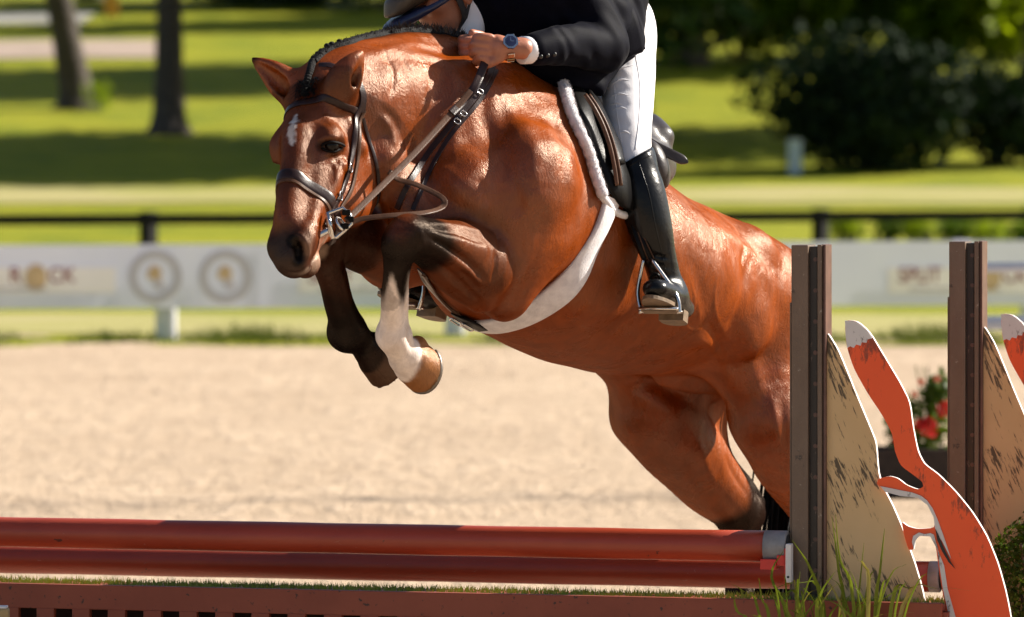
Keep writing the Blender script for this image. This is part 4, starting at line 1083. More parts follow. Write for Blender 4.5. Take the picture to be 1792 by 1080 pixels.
for s_ in (1,):
    # welt along the flap's inner edge, its sunlit paleness put into the colour
    ed = [P(1024, 166, -0.30), P(1040, 190, -0.315), P(1056, 222, -0.325), P(1068, 258, -0.335), P(1076, 296, -0.345), P(1080, 325, -0.35)]
    m_ = MB(); m_.tube(catmull(ed, 6), 0.0055, 8); m_.build('stirrup_leather_edge', leather_lit, saddle, True)
    m_ = MB(); m_.tube(catmull([e + A(0.010, 0.004, 0.0) for e in ed], 6), 0.0045, 8); m_.build('stirrup_leather_edge', leather_lit, saddle, True)
# pointed strap end sticking out behind the cantle
bs = [P(1126, 244, 0.02), P(1150, 258, 0.0), P(1180, 273, -0.01), P(1204, 285, -0.01)]
p_ = catmull(bs, 5); V, F = ribbon(p_, [nrm(A(-0.35, -0.8, 0.55))] * len(p_), [0.026] * (len(p_) - 3) + [0.024, 0.016, 0.003], 0.004); mesh_obj('strap_end', V, F, saddle_leather, saddle, True)
# far flap
V, F = back_grid(lambda t: -0.02, lambda t: -0.34, 1.5, 8, 10, 0.024)
Vn = [v for v in V[:8 * 5]]; Fn = [f for f in F if max(f) < 40]
solidify(mesh_obj('flap', Vn, Fn, black_leather, saddle, True), 0.006)
# ------------------------------------------------------------------ the rider
def mirror(p): return p - 2 * np.dot(p - HO, HN) * HN
rider = empty('person', tuple(Lh(-0.2, 0, 0) * A(1, 1, 0)))
tag(rider, 'person in dark navy jacket, white breeches and black boots crouched over the horse neck', 'person')
skin = tinted('skin', 0.42, 0.25, 120, 0.5)
navy = simple('navy_wool', (0.0022, 0.0023, 0.0060), 0.6, var=0.25, scale=40, bstr=0.35, bscale=420, spec=0.03)
nt_ = navy.node_tree; navy.node_tree.nodes['Principled BSDF'].inputs['Sheen Weight'].default_value = 0.02
white_cloth = simple('white_stretch_cloth', (0.80, 0.78, 0.80), 0.7, var=0.04, scale=12, bstr=0.25, bscale=300)
white_shirt = simple('white_shirt_cotton', (0.78, 0.78, 0.82), 0.75, var=0.04, bstr=0.2)
boot_leather = simple('polished_black_boot_leather', (0.005, 0.005, 0.0055), 0.27, var=0.2, scale=30, bstr=0.28, bscale=90, spec=0.25, bdist=0.003)
sole_rubber = simple('worn_brown_sole', (0.16, 0.105, 0.06), 0.6, var=0.3, scale=60, bstr=0.4, bscale=150)

UPZ = A(0, 0, 1)
thigh = [(P(1072, 48, 0.10), .092), (P(1096, 105, 0.03), .074), (P(1099, 170, -0.06), .066), (P(1100, 235, -0.14), .056), (P(1105, 290, -0.185), .052)]
calf = [(P(1106, 286, -0.190), .054), (P(1121, 335, -0.215), .060), (P(1137, 395, -0.225), .055), (P(1152, 445, -0.215), .0435), (P(1163, 485, -0.20), .040), (P(1171, 505, -0.195), .041)]
foot = [(P(1190, 540, -0.145), .034), (P(1173, 524, -0.21), .039), (P(1158, 512, -0.28), .037), (P(1147, 505, -0.335), .030)]
arm_u = [(P(965, -45, -0.17), .066), (P(1015, 10, -0.15), .064), (P(1052, 62, -0.14), .058), (P(1060, 84, -0.155), .054)]
arm_f = [(P(1055, 86, -0.16), .054), (P(1000, 78, -0.265), .048), (P(958, 83, -0.35), .041), (P(937, 86, -0.385), .036)]
wrist = [(P(915, 85, -0.420), .027), (P(893, 84, -0.430), .026), (P(875, 84, -0.437), .027)]
torso = [(P(1042, 42, 0.10), .110), (P(1030, 62, 0.02), .125), (P(975, 48, -0.05), .135), (P(915, 18, -0.10), .13), (P(880, -10, -0.12), .10)]
arm_u2 = [(mirror(p), r) for p, r in arm_u]
far_hand = P(842, 84, -0.30)
arm_f2 = [(mirror(P(1060, 84, -0.200)), .05), ((mirror(P(1060, 84, -0.200)) + far_hand) / 2, .042), (far_hand, .03)]
HC = P(778, -12, -0.15)                        # head centre
gaze = nrm(A(-0.80, -0.45, -0.42)); h_up = nrm(A(-0.36, -0.12, 0.93) - gaze * np.dot(A(-0.36, -0.12, 0.93), gaze)); h_lt = np.cross(h_up, gaze)
if h_lt[1] > 0: h_lt = -h_lt
hax = np.array([gaze, h_up, h_lt])
def chain(C, c, k=0.02, inf=0.0, **kw): C.tube([p for p, r in c], [r + inf for p, r in c], k, **kw)

BC = Clay((-0.45, -0.56, 1.10), (0.55, 0.45, 2.06), 0.0046)
def head_prims(C):
    C.ell(HC + h_up * 0.02 - gaze * 0.01, (0.095, 0.10, 0.076), hax, 0.02)
    C.ell(HC - h_up * 0.055 + gaze * 0.02, (0.068, 0.065, 0.060), hax, 0.03)
    C.ell(HC - h_up * 0.095 + gaze * 0.062, (0.024, 0.022, 0.030), hax, 0.02)                 # chin
    C.tube([HC + gaze * 0.085 + h_up * 0.02, HC + gaze * 0.112 - h_up * 0.022], [0.010, 0.015], 0.012)   # nose
    for s in (1, -1):
        C.ell(HC + gaze * 0.060 - h_up * 0.012 + h_lt * s * 0.045, (0.026, 0.022, 0.022), hax, 0.02)     # cheekbone
        C.ell(HC + gaze * 0.082 + h_up * 0.012 + h_lt * s * 0.032, (0.014, 0.010, 0.014), hax, 0.01, 'sub')
        C.tube([HC + gaze * 0.084 + h_up * 0.028 + h_lt * s * 0.015, HC + gaze * 0.074 + h_up * 0.028 + h_lt * s * 0.05], [0.009, 0.008], 0.01)
        C.ell(HC - gaze * 0.012 - h_up * 0.012 + h_lt * s * 0.080, (0.018, 0.032, 0.010), hax, 0.008)    # ear
        C.ell(HC - gaze * 0.008 - h_up * 0.010 + h_lt * s * 0.090, (0.008, 0.016, 0.006), hax, 0.004, 'sub')
    C.tube([HC + gaze * 0.088 - h_up * 0.058 + h_lt * 0.022, HC + gaze * 0.094 - h_up * 0.056, HC + gaze * 0.088 - h_up * 0.058 - h_lt * 0.022], 0.004, 0.006, mode='sub')
    C.tube([HC + gaze * 0.086 - h_up * 0.066 + h_lt * 0.016, HC + gaze * 0.092 - h_up * 0.066, HC + gaze * 0.086 - h_up * 0.066 - h_lt * 0.016], 0.006, 0.006)
head_prims(BC)
BC.tube([HC - h_up * 0.06 - gaze * 0.03, P(840, 18, -0.13), P(885, 15, -0.12)], [0.056, 0.058, 0.07], 0.03)
chain(BC, torso, 0.03, -0.02)
for c in (thigh, calf, foot): chain(BC, c, 0.02, -0.012); BC.tube([mirror(p) for p, r in c], [r - 0.012 for p, r in c], 0.02)
chain(BC, arm_u, 0.02, -0.015); chain(BC, arm_f, 0.02, -0.008); chain(BC, wrist, 0.015)
BC.tube([P(930, 0, -0.16), P(965, -45, -0.17)], [0.08, 0.05], 0.03)
BC.tube([mirror(P(930, 0, -0.16)), arm_u2[0][0]], [0.08, 0.05], 0.03)
for c in (arm_u2, arm_f2): BC.tube([p for p, r in c], [r - 0.012 for p, r in c], 0.02)
# near fist: palm, four curled fingers, thumb closed over the rein
BC.ell(P(868, 83, -0.439), (0.025, 0.014, 0.029), np.array([nrm(A(1, -0.25, 0.05)), nrm(A(0.25, 1, 0)), A(0, 0, 1)]), 0.02)
for i, (ky, r_, ln) in enumerate(((60, .0088, 1.0), (73, .0090, 1.06), (86, .0087, 1.0), (98, .0078, .84))):
    k0 = P(858 - 2 * i, ky + 5, -0.449); k1 = P(838 - (6 if 0 < i < 3 else 1), ky + 4, -0.450); k2 = P(829 - (3 if 0 < i < 3 else -2), ky + 10, -0.420); k3 = P(842, ky + 13, -0.400); k4 = P(856, ky + 11, -0.405)
    BC.tube([k0, k0 * (1 - ln) + k1 * ln, k2, k3, k4], [r_ * 1.1, r_ * 1.14, r_, r_ * .95, r_ * .8], 0.003, n=4)
BC.tube([P(874, 100, -0.445), P(862, 108, -0.447), P(850, 113, -0.443), P(842, 112, -0.430)], [0.014, 0.0125, 0.011, 0.009], 0.006, n=4)
BC.ell(far_hand, (0.035, 0.025, 0.04), None, 0.02)
for i in range(4):
    q0 = far_hand + A(-0.02, -0.01, 0.025 - 0.017 * i)
    BC.tube([q0, q0 + A(-0.026, -0.012, -0.002), q0 + A(-0.022, -0.034, -0.006), q0 + A(0.0, -0.036, -0.006)], [0.0105, 0.010, 0.0095, 0.008], 0.004, n=4)
BC.tube([far_hand + A(0.0, -0.015, 0.03), far_hand + A(-0.022, -0.035, 0.036)], [0.012, 0.010], 0.006)
bV, bF = BC.mesh(1); del BC
bcol = np.tile(A(0.40, 0.150, 0.085), (len(bV), 1)) * (1 + 0.10 * vnoise(bV, 12, 8))[:, None]
fast_mesh('body', bV, bF, skin, rider, bcol)

# ---- jacket
JC = Clay((-0.5, -0.56, 1.50), (0.50, 0.45, 2.15), 0.0065)
chain(JC, torso, 0.03, 0.012)
JC.tube([P(1020, 95, -0.06), P(960, 100, -0.12), P(905, 72, -0.17)], [0.085, 0.085, 0.06], 0.05)
JC.tube([P(1030, 128, -0.10), P(985, 128, -0.15), P(935, 112, -0.20)], [0.05, 0.05, 0.03], 0.04)
JC.tube([P(1046, 152, -0.14), P(1000, 148, -0.18)], [0.024, 0.026], 0.03)
JC.tube([P(930, 0, -0.16), P(965, -45, -0.17)], [0.095, 0.068], 0.04)
JC.tube([mirror(P(930, 0, -0.16)), arm_u2[0][0]], [0.095, 0.068], 0.04)
JC.ell(P(1066, 42, 0.06), (0.070, 0.15, 0.085), np.array([nrm(A(1, 0.1, 0)), nrm(A(-0.1, 1, 0)), A(0, 0, 1)]), 0.04)   # skirt over the hip
JC.tube([P(1045, 10, -0.10), P(1072, 25, -0.08), P(1073, 44, -0.10)], [0.055, 0.04, 0.022], 0.03)   # side back of the jacket
JC.ell(P(1090, -2, 0.08), (0.066, 0.13, 0.06), None, 0.03)
JC.tube([P(1070, 112, -0.05), P(1095, 92, -0.045), P(1116, 78, -0.03)], [0.018, 0.02, 0.018], 0.03)
chain(JC, arm_u, 0.012, 0.004); chain(JC, arm_f, 0.012, 0.004)
for c in (arm_u2, arm_f2[:2]): JC.tube([p for p, r in c], [r + 0.004 for p, r in c], 0.02)
JC.tube([P(1048, 40, -0.19), P(1072, 66, -0.19), P(1068, 84, -0.20)], [0.02, 0.018, 0.012], 0.02)           # crease at the elbow
JC.tube([P(985, 30, -0.215), P(1030, 45, -0.20), P(1055, 62, -0.195)], [0.010, 0.012, 0.008], 0.02)
JC.tube([P(1000, 58, -0.30), P(1035, 62, -0.24), P(1058, 75, -0.21)], [0.009, 0.011, 0.008], 0.02)
JC.tube([P(965, 52, -0.36), P(1000, 54, -0.30), P(1040, 68, -0.23)], [0.006, 0.009, 0.006], 0.018)
JC.tube([HC - h_up * 0.10 - gaze * 0.05, P(846, 20, -0.13)], [0.03, 0.062], 0.01, mode='sub')
jV, jF = JC.mesh(1); del JC
jn = vnormals(jV, jF)
jV = jV + jn * (0.0022 * np.sin(vnoise(jV, 5, 12) * 3 + jV @ A(60, 20, 70)))[:, None] * 0.7
jacket = fast_mesh('jacket', jV, jF, navy, rider)
jb = BVHTree.FromPolygons(jV.tolist(), jF.tolist())
# coat tails: thin flaring cloth
def sheet(rows, name, mat, parent, thick=0.004, n=5):
    g = np.array([catmull(r, n) for r in rows]); g = np.array([catmull(g[:, j], n) for j in range(g.shape[1])])
    a, b = g.shape[:2]
    F = [[j * b + i, j * b + i + 1, (j + 1) * b + i + 1, (j + 1) * b + i] for j in range(a - 1) for i in range(b - 1)]
    o = mesh_obj(name, g.reshape(-1, 3), F, mat, parent, True); solidify(o, thick, 0); return o
sheet([[P(1075, -20, 0.02), P(1100, -6, 0.03), P(1122, 12, 0.05), P(1143, 28, 0.08)], [P(1070, -6, 0.06), P(1095, 8, 0.09), P(1115, 20, 0.12), P(1141, 28, 0.12)], [P(1065, 8, 0.12), P(1090, 22, 0.14), P(1112, 26, 0.16), P(1138, 27, 0.16)]], 'coat_tail', navy, jacket)
sheet([[P(1086, -10, -0.04), P(1106, 12, -0.06), P(1118, 42, -0.075), P(1129, 86, -0.06)], [P(1066, -6, -0.07), P(1082, 20, -0.095), P(1092, 60, -0.105), P(1098, 100, -0.095)], [P(1050, 20, -0.085), P(1060, 60, -0.10), P(1066, 90, -0.11), P(1070, 112, -0.11)], [P(1040, 60, -0.09), P(1046, 100, -0.11), P(1052, 130, -0.125), P(1056, 166, -0.14)]], 'skirt_flap', navy, jacket)
for i, (bx, by) in enumerate(((946, 99), (958, 97), (970, 95))):
    d_ = Vector(P(bx, by, 0)) - CAMP; h_ = jb.ray_cast(CAMP, d_.normalized())
    if h_[0] is not None: MB().sphere(np.array(h_[0]), (0.006, 0.003, 0.006), 8, 5).build('sleeve_button', simple('horn_button', (0.02, 0.018, 0.018), 0.35, bstr=0), jacket, True)
# shirt cuff and stock
cf = MB(); cf.tube([P(950, 87, -0.364), P(928, 88, -0.396), P(913, 88, -0.410), P(912, 88, -0.411)], [0.031, 0.0335, 0.034, 0.027], 24)
cf.build('shirt_cuff', white_shirt, rider, True)
CO = Clay((-0.25, -0.35, 1.68), (0.15, 0.1, 2.1), 0.006)
CO.tube([P(832, 60, -0.205), P(835, 25, -0.20), P(832, -15, -0.19)], [0.018, 0.020, 0.022], 0.01, w=A(0, 1, 0), q=0.6)
CO.tube([P(822, 62, -0.18), P(845, 0, -0.13), P(850, -20, -0.10)], [0.03, 0.062, 0.06], 0.02)
cV, cF = CO.mesh(1); del CO
fast_mesh('shirt_collar', cV, cF, white_shirt, rider)

# ---- breeches
TC = Clay((-0.25, -0.36, 1.45), (0.48, 0.42, 2.02), 0.0065)
chain(TC, thigh, 0.03); TC.tube([mirror(p) for p, r in thigh], [r for p, r in thigh], 0.03)
TC.tube([thigh[0][0], P(1040, 40, 0.20), mirror(thigh[0][0])], [0.095, 0.09, 0.095], 0.05)
TC.ell(P(1102, 75, 0.10), (0.045, 0.08, 0.08), None, 0.05)
TC.tube([calf[0][0], calf[1][0]], [0.045, 0.045], 0.02); TC.tube([mirror(calf[0][0]), mirror(calf[1][0])], [0.045, 0.045], 0.02)
tV, tF = TC.mesh(1); del TC
tn = vnormals(tV, tF); zz = tV[:, 2]
tV = tV + tn * (0.0009 * np.sin(zz * 170 + 26 * tV[:, 0] + 2.5 * vnoise(tV, 5, 3)) * sstep(zz, 1.62, 1.70) * (tV[:, 0] < 0.29) + 0.0008 * vnoise(tV, 6, 4))[:, None]
breeches = fast_mesh('breeches', tV, tF, white_cloth, rider)
tb_ = BVHTree.FromPolygons(tV.tolist(), tF.tolist())
def on_cloth(b, line, lift):
    out = []
    for q_ in catmull(line, 8):
        h_ = b.ray_cast(CAMP, (Vector(P(q_[0], q_[1], 0)) - CAMP).normalized())
        if h_[0] is not None: out.append(np.array(h_[0]) + np.array(h_[1]) * lift)
    return out
for ln_ in ([(1112, 95), (1120, 150), (1118, 210), (1112, 262)], [(1075, 150), (1080, 200), (1088, 250)]):
    sp_ = on_cloth(tb_, ln_, 0.0004)
    if len(sp_) > 3: MB().tube(sp_, 0.0008, 6).build('seam', white_cloth, breeches, True)
for ln_ in ([(1064, 152), (1085, 140), (1108, 142)], [(1062, 172), (1082, 164), (1104, 168)], [(1066, 196), (1084, 188), (1100, 192)], [(1072, 128), (1092, 118), (1116, 112)], [(1078, 236), (1092, 230), (1106, 236)], [(1064, 184), (1078, 180), (1092, 183)]):
    sp_ = on_cloth(tb_, ln_, -0.0012)
    if len(sp_) > 3: MB().tube(sp_, [0.0006 + 0.0026 * math.sin(math.pi * i / (len(sp_) - 1)) for i in range(len(sp_))], 8).build('wrinkle', white_cloth, breeches, True)

# ---- boots
for side in (0, 1):
    M_ = (lambda p: p) if side == 0 else mirror
    lo = np.minimum.reduce([M_(p) for p, r in calf + foot]) - 0.09; hi = np.maximum.reduce([M_(p) for p, r in calf + foot]) + 0.09
    KC = Clay(lo, hi, 0.0055)
    KC.tube([M_(p) for p, r in calf], [r for p, r in calf], 0.02)
    KC.tube([M_(p) for p, r in foot], [r * 1.08 for p, r in foot], 0.03, w=A(0, 0, 1), q=0.74)
    KC.tube([M_(P(1112, 282, -0.20)), M_(P(1126, 268, -0.165))], [0.05, 0.028], 0.02)            # raised outer top
    KC.ell(M_(P(1127, 276, -0.205)), (0.016, 0.02, 0.022), None, 0.012)
    for i, (yy, xx, dd) in enumerate(((438, 1145, -.216), (456, 1150, -.210), (472, 1154, -.205), (488, 1158, -.20), (503, 1164, -.198))):   # leather rucked at the ankle
        KC.tube([M_(P(xx - 16, yy - 6, dd - 0.03)), M_(P(xx + 8, yy + 2, dd - 0.037)), M_(P(xx + 27, yy + 9, dd - 0.005))], [0.006, 0.010, 0.009], 0.010)
        KC.tube([M_(P(xx - 14, yy + 3, dd - 0.034)), M_(P(xx + 9, yy + 11, dd - 0.042)), M_(P(xx + 28, yy + 17, dd - 0.01))], [0.003, 0.005, 0.005], 0.008, mode='sub')
    top_n = nrm(A(-0.50, 0.0, 0.85)); topp = P(1107, 276, -0.19)
    if side: top_n = nrm(top_n - 2 * np.dot(top_n, HN) * HN)
    KC.cut(M_(topp), top_n, 0.004)
    ax_t = nrm(M_(foot[3][0]) - M_(foot[0][0])); ax_s = nrm(np.cross(ax_t, UPZ)); sole_n = -np.cross(ax_s, ax_t); sole_n = sole_n if sole_n[2] < 0 else -sole_n
    fc = (M_(foot[1][0]) + M_(foot[2][0])) / 2 + sole_n * 0.030
    KC.cut(fc, sole_n, 0.003)
    kV, kF = KC.mesh(1); del KC
    boot = fast_mesh('boot', kV, kF, boot_leather, rider)
    if side == 0:
        kb_ = BVHTree.FromPolygons(kV.tolist(), kF.tolist())
        for ln_ in ([(1118, 284), (1136, 340), (1148, 400), (1160, 450), (1166, 480)], [(1100, 292), (1120, 280), (1140, 272)]):
            sp_ = on_cloth(kb_, ln_, 0.0006)
            if len(sp_) > 3: MB().tube(sp_, 0.0011, 6).build('boot_seam', boot_leather, boot, True)
    # sole and heel
    ctr = fc + ax_t * 0.045
    out = [(0.085 * math.cos(t) * (1.0 if math.cos(t) > 0 else 0.8), 0.040 * math.sin(t) * (1 - 0.12 * math.cos(t))) for t in np.linspace(0, 2 * math.pi, 25)[:-1]]
    MB().prism(out, ctr - sole_n * 0.002, ax_t, ax_s, sole_n, 0.009).build('boot_sole', sole_rubber, boot)
    hc = ctr - ax_t * 0.128
    out = [(0.034 * math.cos(t) if math.cos(t) < 0 else 0.030 * (1 if abs(math.sin(t)) < .99 else 0), 0.033 * math.sin(t)) for t in np.linspace(0, 2 * math.pi, 25)[:-1]]
    MB().prism(out, hc - sole_n * 0.012, ax_t, ax_s, sole_n, 0.030).build('boot_heel', sole_rubber, boot)
    if side == 0: sole_frame = (ctr, ax_t, ax_s, sole_n)
    # spur strap and buckle-like stitching ring on the instep
    ring(M_(P(1146, 487, -0.262)), nrm(A(1, 0, 0.1)), nrm(A(0, -0.3, 1)), 0.011, 0.011, 0.0035, black_leather, 'lace_knot', boot)
    ring(M_(P(1156, 502, -0.268)), nrm(A(1, 0, 0.1)), nrm(A(0, -0.3, 1)), 0.014, 0.011, 0.0035, black_leather, 'lace_knot', boot)
    # stirrup: belongs to the saddle
    st = empty('stirrup', tuple(ctr)); scene.collection.objects.unlink(st); scene.collection.objects.link(st)
    st.parent = saddle; st.location = Vector(ctr) - saddle.location
    def stm(mb, name, mat, smooth=True):
        me = mesh_obj(name, np.array(mb.v) - ctr, mb.f, mat, None, smooth); me.parent = st; return me
    tr = ctr + sole_n * 0.014 - ax_t * 0.012
    m_ = MB(); m_.box(tr, (0.034, 0.092, 0.012), np.array([ax_t, ax_s, sole_n]), 0.003); stm(m_, 'stirrup_tread', sole_rubber, False)
    topc = M_(P(1133, 453, -0.262))
    for sg in (1, -1):
        e0 = tr + ax_s * sg * 0.049
        m1 = e0 * 0.55 + topc * 0.45 + ax_s * sg * 0.016
        m_ = MB(); m_.tube(catmull([e0 + sole_n * 0.008, e0 * .8 + topc * .2 + ax_s * sg * .012, m1, topc + ax_s * sg * 0.010], 7), list(np.linspace(0.0062, 0.0048, 22)), 8); stm(m_, 'stirrup_arm', steel)
    m_ = MB(); m_.tube([tr + ax_s * 0.050 - ax_t * 0.017, tr - ax_s * 0.050 - ax_t * 0.017], 0.004, 8); stm(m_, 'tread_edge', steel)
    m_ = MB(); m_.tube([tr + ax_s * 0.050 + ax_t * 0.017, tr - ax_s * 0.050 + ax_t * 0.017], 0.004, 8); stm(m_, 'tread_edge', steel)
    for dx in (-0.006, 0.010):
        p_ = [topc + A(dx, 0, 0), M_(P(1124, 430, -0.270)) + A(dx * .8, 0, 0), M_(P(1113, 402, -0.262)) + A(dx * .5, 0, 0), M_(P(1106, 378, -0.245))]
        m_ = MB(); V, F = ribbon(catmull(p_, 5), [nrm(A(0.3, -1, 0.1))] * 16, 0.014, 0.0022); m_.add(V, F); stm(m_, 'stirrup_leather', black_leather)
        m_ = MB(); m_.tube(catmull([q + A(0.006, -0.003, 0) for q in p_], 5), 0.0016, 6); stm(m_, 'leather_edge', leather_lit)

# ---- helmet
helmet = empty('riding_helmet', tuple(HC)); helmet.parent = rider; helmet.location = Vector(HC) - rider.location
shell_mat = simple('brown_helmet_shell', (0.060, 0.040, 0.024), 0.45, var=0.15, scale=30, bstr=0.15, bscale=200)
rim_mat = simple('blue_helmet_rim', (0.022, 0.027, 0.065), 0.3, var=0.08, bstr=0.05)
def local_mesh(name, V, F, mat):
    o = fast_mesh(name, np.asarray(V) - HC, F, mat); o.parent = helmet; return o
GC = Clay(HC - 0.2, HC + 0.22, 0.005)
GC.ell(HC + h_up * 0.052 - gaze * 0.005, (0.128, 0.105, 0.102), hax, 0.0)
GC.cut(HC + h_up * 0.006 + gaze * 0.0, nrm(-h_up + gaze * 0.10), 0.006)
GC.tube([HC + h_up * 0.035 + gaze * 0.10, HC + h_up * 0.012 + gaze * 0.13], [0.06, 0.045], 0.02, w=h_up, q=[0.5, 0.25])
GC.ell(HC - h_up * 0.0 - gaze * 0.01, (0.098, 0.085, 0.083), hax, 0.004, 'sub')
gV, gF = GC.mesh(1); del GC
local_mesh('shell', gV, gF, shell_mat)
GC = Clay(HC - 0.22, HC + 0.22, 0.005)
brim = [HC + h_up * (0.004 - 0.020 * max(0, math.cos(t))) + gaze * (0.128 * math.cos(t) + 0.028 * max(0, math.cos(t)) ** 2) + h_lt * 0.103 * math.sin(t) for t in np.linspace(0, 2 * math.pi, 30)]
GC.tube(brim, [0.008] * 30, 0.0, sub=False)
GC.tube([HC + gaze * 0.115 - h_up * 0.008, HC + gaze * 0.150 - h_up * 0.022], [0.068, 0.05], 0.012, w=h_up, q=[0.16, 0.14])
gV, gF = GC.mesh(1); del GC
local_mesh('visor', gV, gF, rim_mat)
strap_mat = simple('black_webbing', (0.012, 0.010, 0.012), 0.6, bscale=400, bstr=0.4)
for sg in (1, -1):
    for pts in ([(0.02, 0.02, .084), (0.012, -0.03, .082), (0.014, -0.075, .066), (0.045, -0.115, .02), (0.05, -0.12, 0.0)], [(-0.06, 0.01, .075), (-0.03, -0.035, .078), (0.010, -0.07, .070)]):
        c_ = catmull([HC + gaze * a + h_up * b + h_lt * c * sg for a, b, c in pts], 6)
        V, F = ribbon(c_, [h_lt * sg] * len(c_), 0.016, 0.002)
        o = mesh_obj('chin_strap', np.array(V) - HC, F, strap_mat, None, True); o.parent = helmet
o = mesh_obj('badge', *(lambda m: (np.array(m.v) - HC, m.f))(MB().box(P(693, 1, HC[1] - 0.075), (0.02, 0.006, 0.014), None, 0.002)), steel); o.parent = helmet
o = mesh_obj('strap_buckle', *(lambda m: (np.array(m.v) - HC, m.f))(MB().box(HC + gaze * 0.02 - h_up * 0.0 + h_lt * 0.088, (0.014, 0.012, 0.006), hax, 0.002)), steel); o.parent = helmet

# ---- wristwatch
watch = empty('wristwatch', tuple(P(894, 84, -0.430)))
tag(watch, 'steel wristwatch with octagonal bezel and blue dial on the rider wrist', 'wristwatch')
wc = P(893, 74, -0.459); wn_ = nrm(A(0.15, -0.93, 0.38)); wx = nrm(A(1, 0.15, 0.0) - wn_ * np.dot(A(1, 0.15, 0.0), wn_)); wy = np.cross(wn_, wx); wy = wy if wy[2] > 0 else -wy
oct_ = lambda r: [(r * math.cos(a), r * math.sin(a)) for a in np.arange(8) * math.pi / 4 + math.pi / 8]
MB().prism(oct_(0.0195), wc, wx, wy, wn_, 0.007).build('case', steel, watch)
MB().prism(oct_(0.0145), wc + wn_ * 0.0072, wx, wy, wn_, 0.0008).build('dial', simple('blue_dial', (0.03, 0.04, 0.10), 0.2, var=0.1, bstr=0), watch)
m_ = MB(); m_.box(wc + wn_ * 0.0085 + wy * 0.005, (0.0012, 0.010, 0.0006), np.array([wx, wy, wn_])); m_.build('watch_hand', steel, watch)
m_ = MB(); m_.box(wc + wn_ * 0.0085 + wx * 0.004, (0.008, 0.0012, 0.0006), np.array([wx, wy, wn_])); m_.build('watch_hand', steel, watch)
MB().tube([wc + wx * 0.019 + wn_ * 0.003, wc + wx * 0.023 + wn_ * 0.003], 0.003, 8).build('crown', steel, watch)
wcen = P(894, 84, -0.430)
for i in range(9):
    ang = 0.72 + i * 0.50
    d_ = math.cos(ang) * nrm(wn_ * 0.4 + A(0, -0.92, 0.0)) - math.sin(ang) * A(0, 0.0, 1) * (1 if i < 5 else 1)
    c_ = wcen + nrm(d_) * 0.0315
    m_ = MB(); m_.box(c_, (0.017, 0.0125, 0.004), np.array([A(1, 0.1, 0.12), nrm(np.cross(d_, A(1, 0, 0))), nrm(d_)]), 0.0015); m_.build('bracelet_link', brass if i % 2 else steel, watch)
# ------------------------------------------------------------------ the jump
def rail_pt(px, off=0.0):
    """point on the plan line of the front rail (z = 0); off metres behind it"""
    Y = 0.27 + (-0.28 - 0.27) * px / 1383.0
    p = P(px, HOR, Y); return A(p[0], p[1], 0) + JN * off
_a, _b = P(0, HOR, 0.27), P(1383, HOR, -0.28)
JX = nrm(A(_b[0] - _a[0], _b[1] - _a[1], 0)); JN = A(-JX[1], JX[0], 0)      # along the rails; away from the camera
JN = JN if JN[1] > 0 else -JN
UZ = A(0, 0, 1)
# oxblood painted rails: scuffed paint
rail_mat, nt_, b_ = mat_new('oxblood_rail_paint')
oc_ = nt_.nodes.new('ShaderNodeTexCoord').outputs['Object']
c1_ = ramp(nt_, noise(nt_, 5, 6, 0.65, oc_, (0.4, 1, 1)), [(0.3, (0.28, 0.032, 0.012)), (0.7, (0.38, 0.052, 0.020))])
scr_ = ramp(nt_, noise(nt_, 1.0, 4, 0.7, oc_, (10, 85, 60), 2.0), [(0.68, (0, 0, 0)), (0.72, (0.8, 0.8, 0.8))])
chip_ = ramp(nt_, noise(nt_, 30, 4, 0.7, oc_, (0.6, 1, 1)), [(0.70, (0, 0, 0)), (0.73, (1, 1, 1))])
c2_ = mix(nt_, scr_, c1_, (0.40, 0.17, 0.13))
nt_.links.new(mix(nt_, chip_, c2_, (0.10, 0.022, 0.014)), b_.inputs['Base Color'])
b_.inputs['Roughness'].default_value = 0.38; bump(nt_, b_, noise(nt_, 45, 5, 0.6, oc_, (0.3, 1, 1)), 0.25, 0.004)
grey_band = simple('grey_plastic_end_band', (0.26, 0.26, 0.27), 0.5, var=0.15, scale=40)
dark_in = simple('dark_hollow_pipe', (0.02, 0.02, 0.02), 0.8)
def pole(name, a, b, r, label, bl=0.055):
    e = empty(name, tuple((a + b) / 2)); ax = nrm(b - a); ln = np.linalg.norm(b - a)
    bar = MB(); n = 24
    bar.tube([a + ax * t for t in np.linspace(0, ln - bl, 20)], [r + 0.0006 * math.sin(i * 2.1) for i in range(20)], n); bar.build('bar', rail_mat, e, True)
    cap = MB(); cap.tube([b - ax * (bl + 0.001), b - ax * 0.003, b], [r * 1.03, r * 1.03, r * 0.98], n); cp = cap.build('end_band', grey_band, e, True)
    MB().tube([b - ax * 0.001, b + ax * 0.002], r * 0.80, 18).build('pipe_hollow', dark_in, cp, True)
    tag(e, label, 'pole', 'rails of the jump'); return e
zf, zb = 0.638, 0.532
pole('jump_rail', rail_pt(-420) + UZ * zf, rail_pt(1379) + UZ * zf, 0.0385, 'upper dark red jump rail with grey end band held in a red cup')
back_b = A(*(P(1646, HOR, 0.15))) * A(1, 1, 0); back_a = A(*(P(-380, HOR, 0.95))) * A(1, 1, 0)
pole('jump_rail', back_a + UZ * zb, back_b + UZ * zb, 0.0385, 'lower dark red jump rail just behind the upper one, ending by the fox', 0.026)
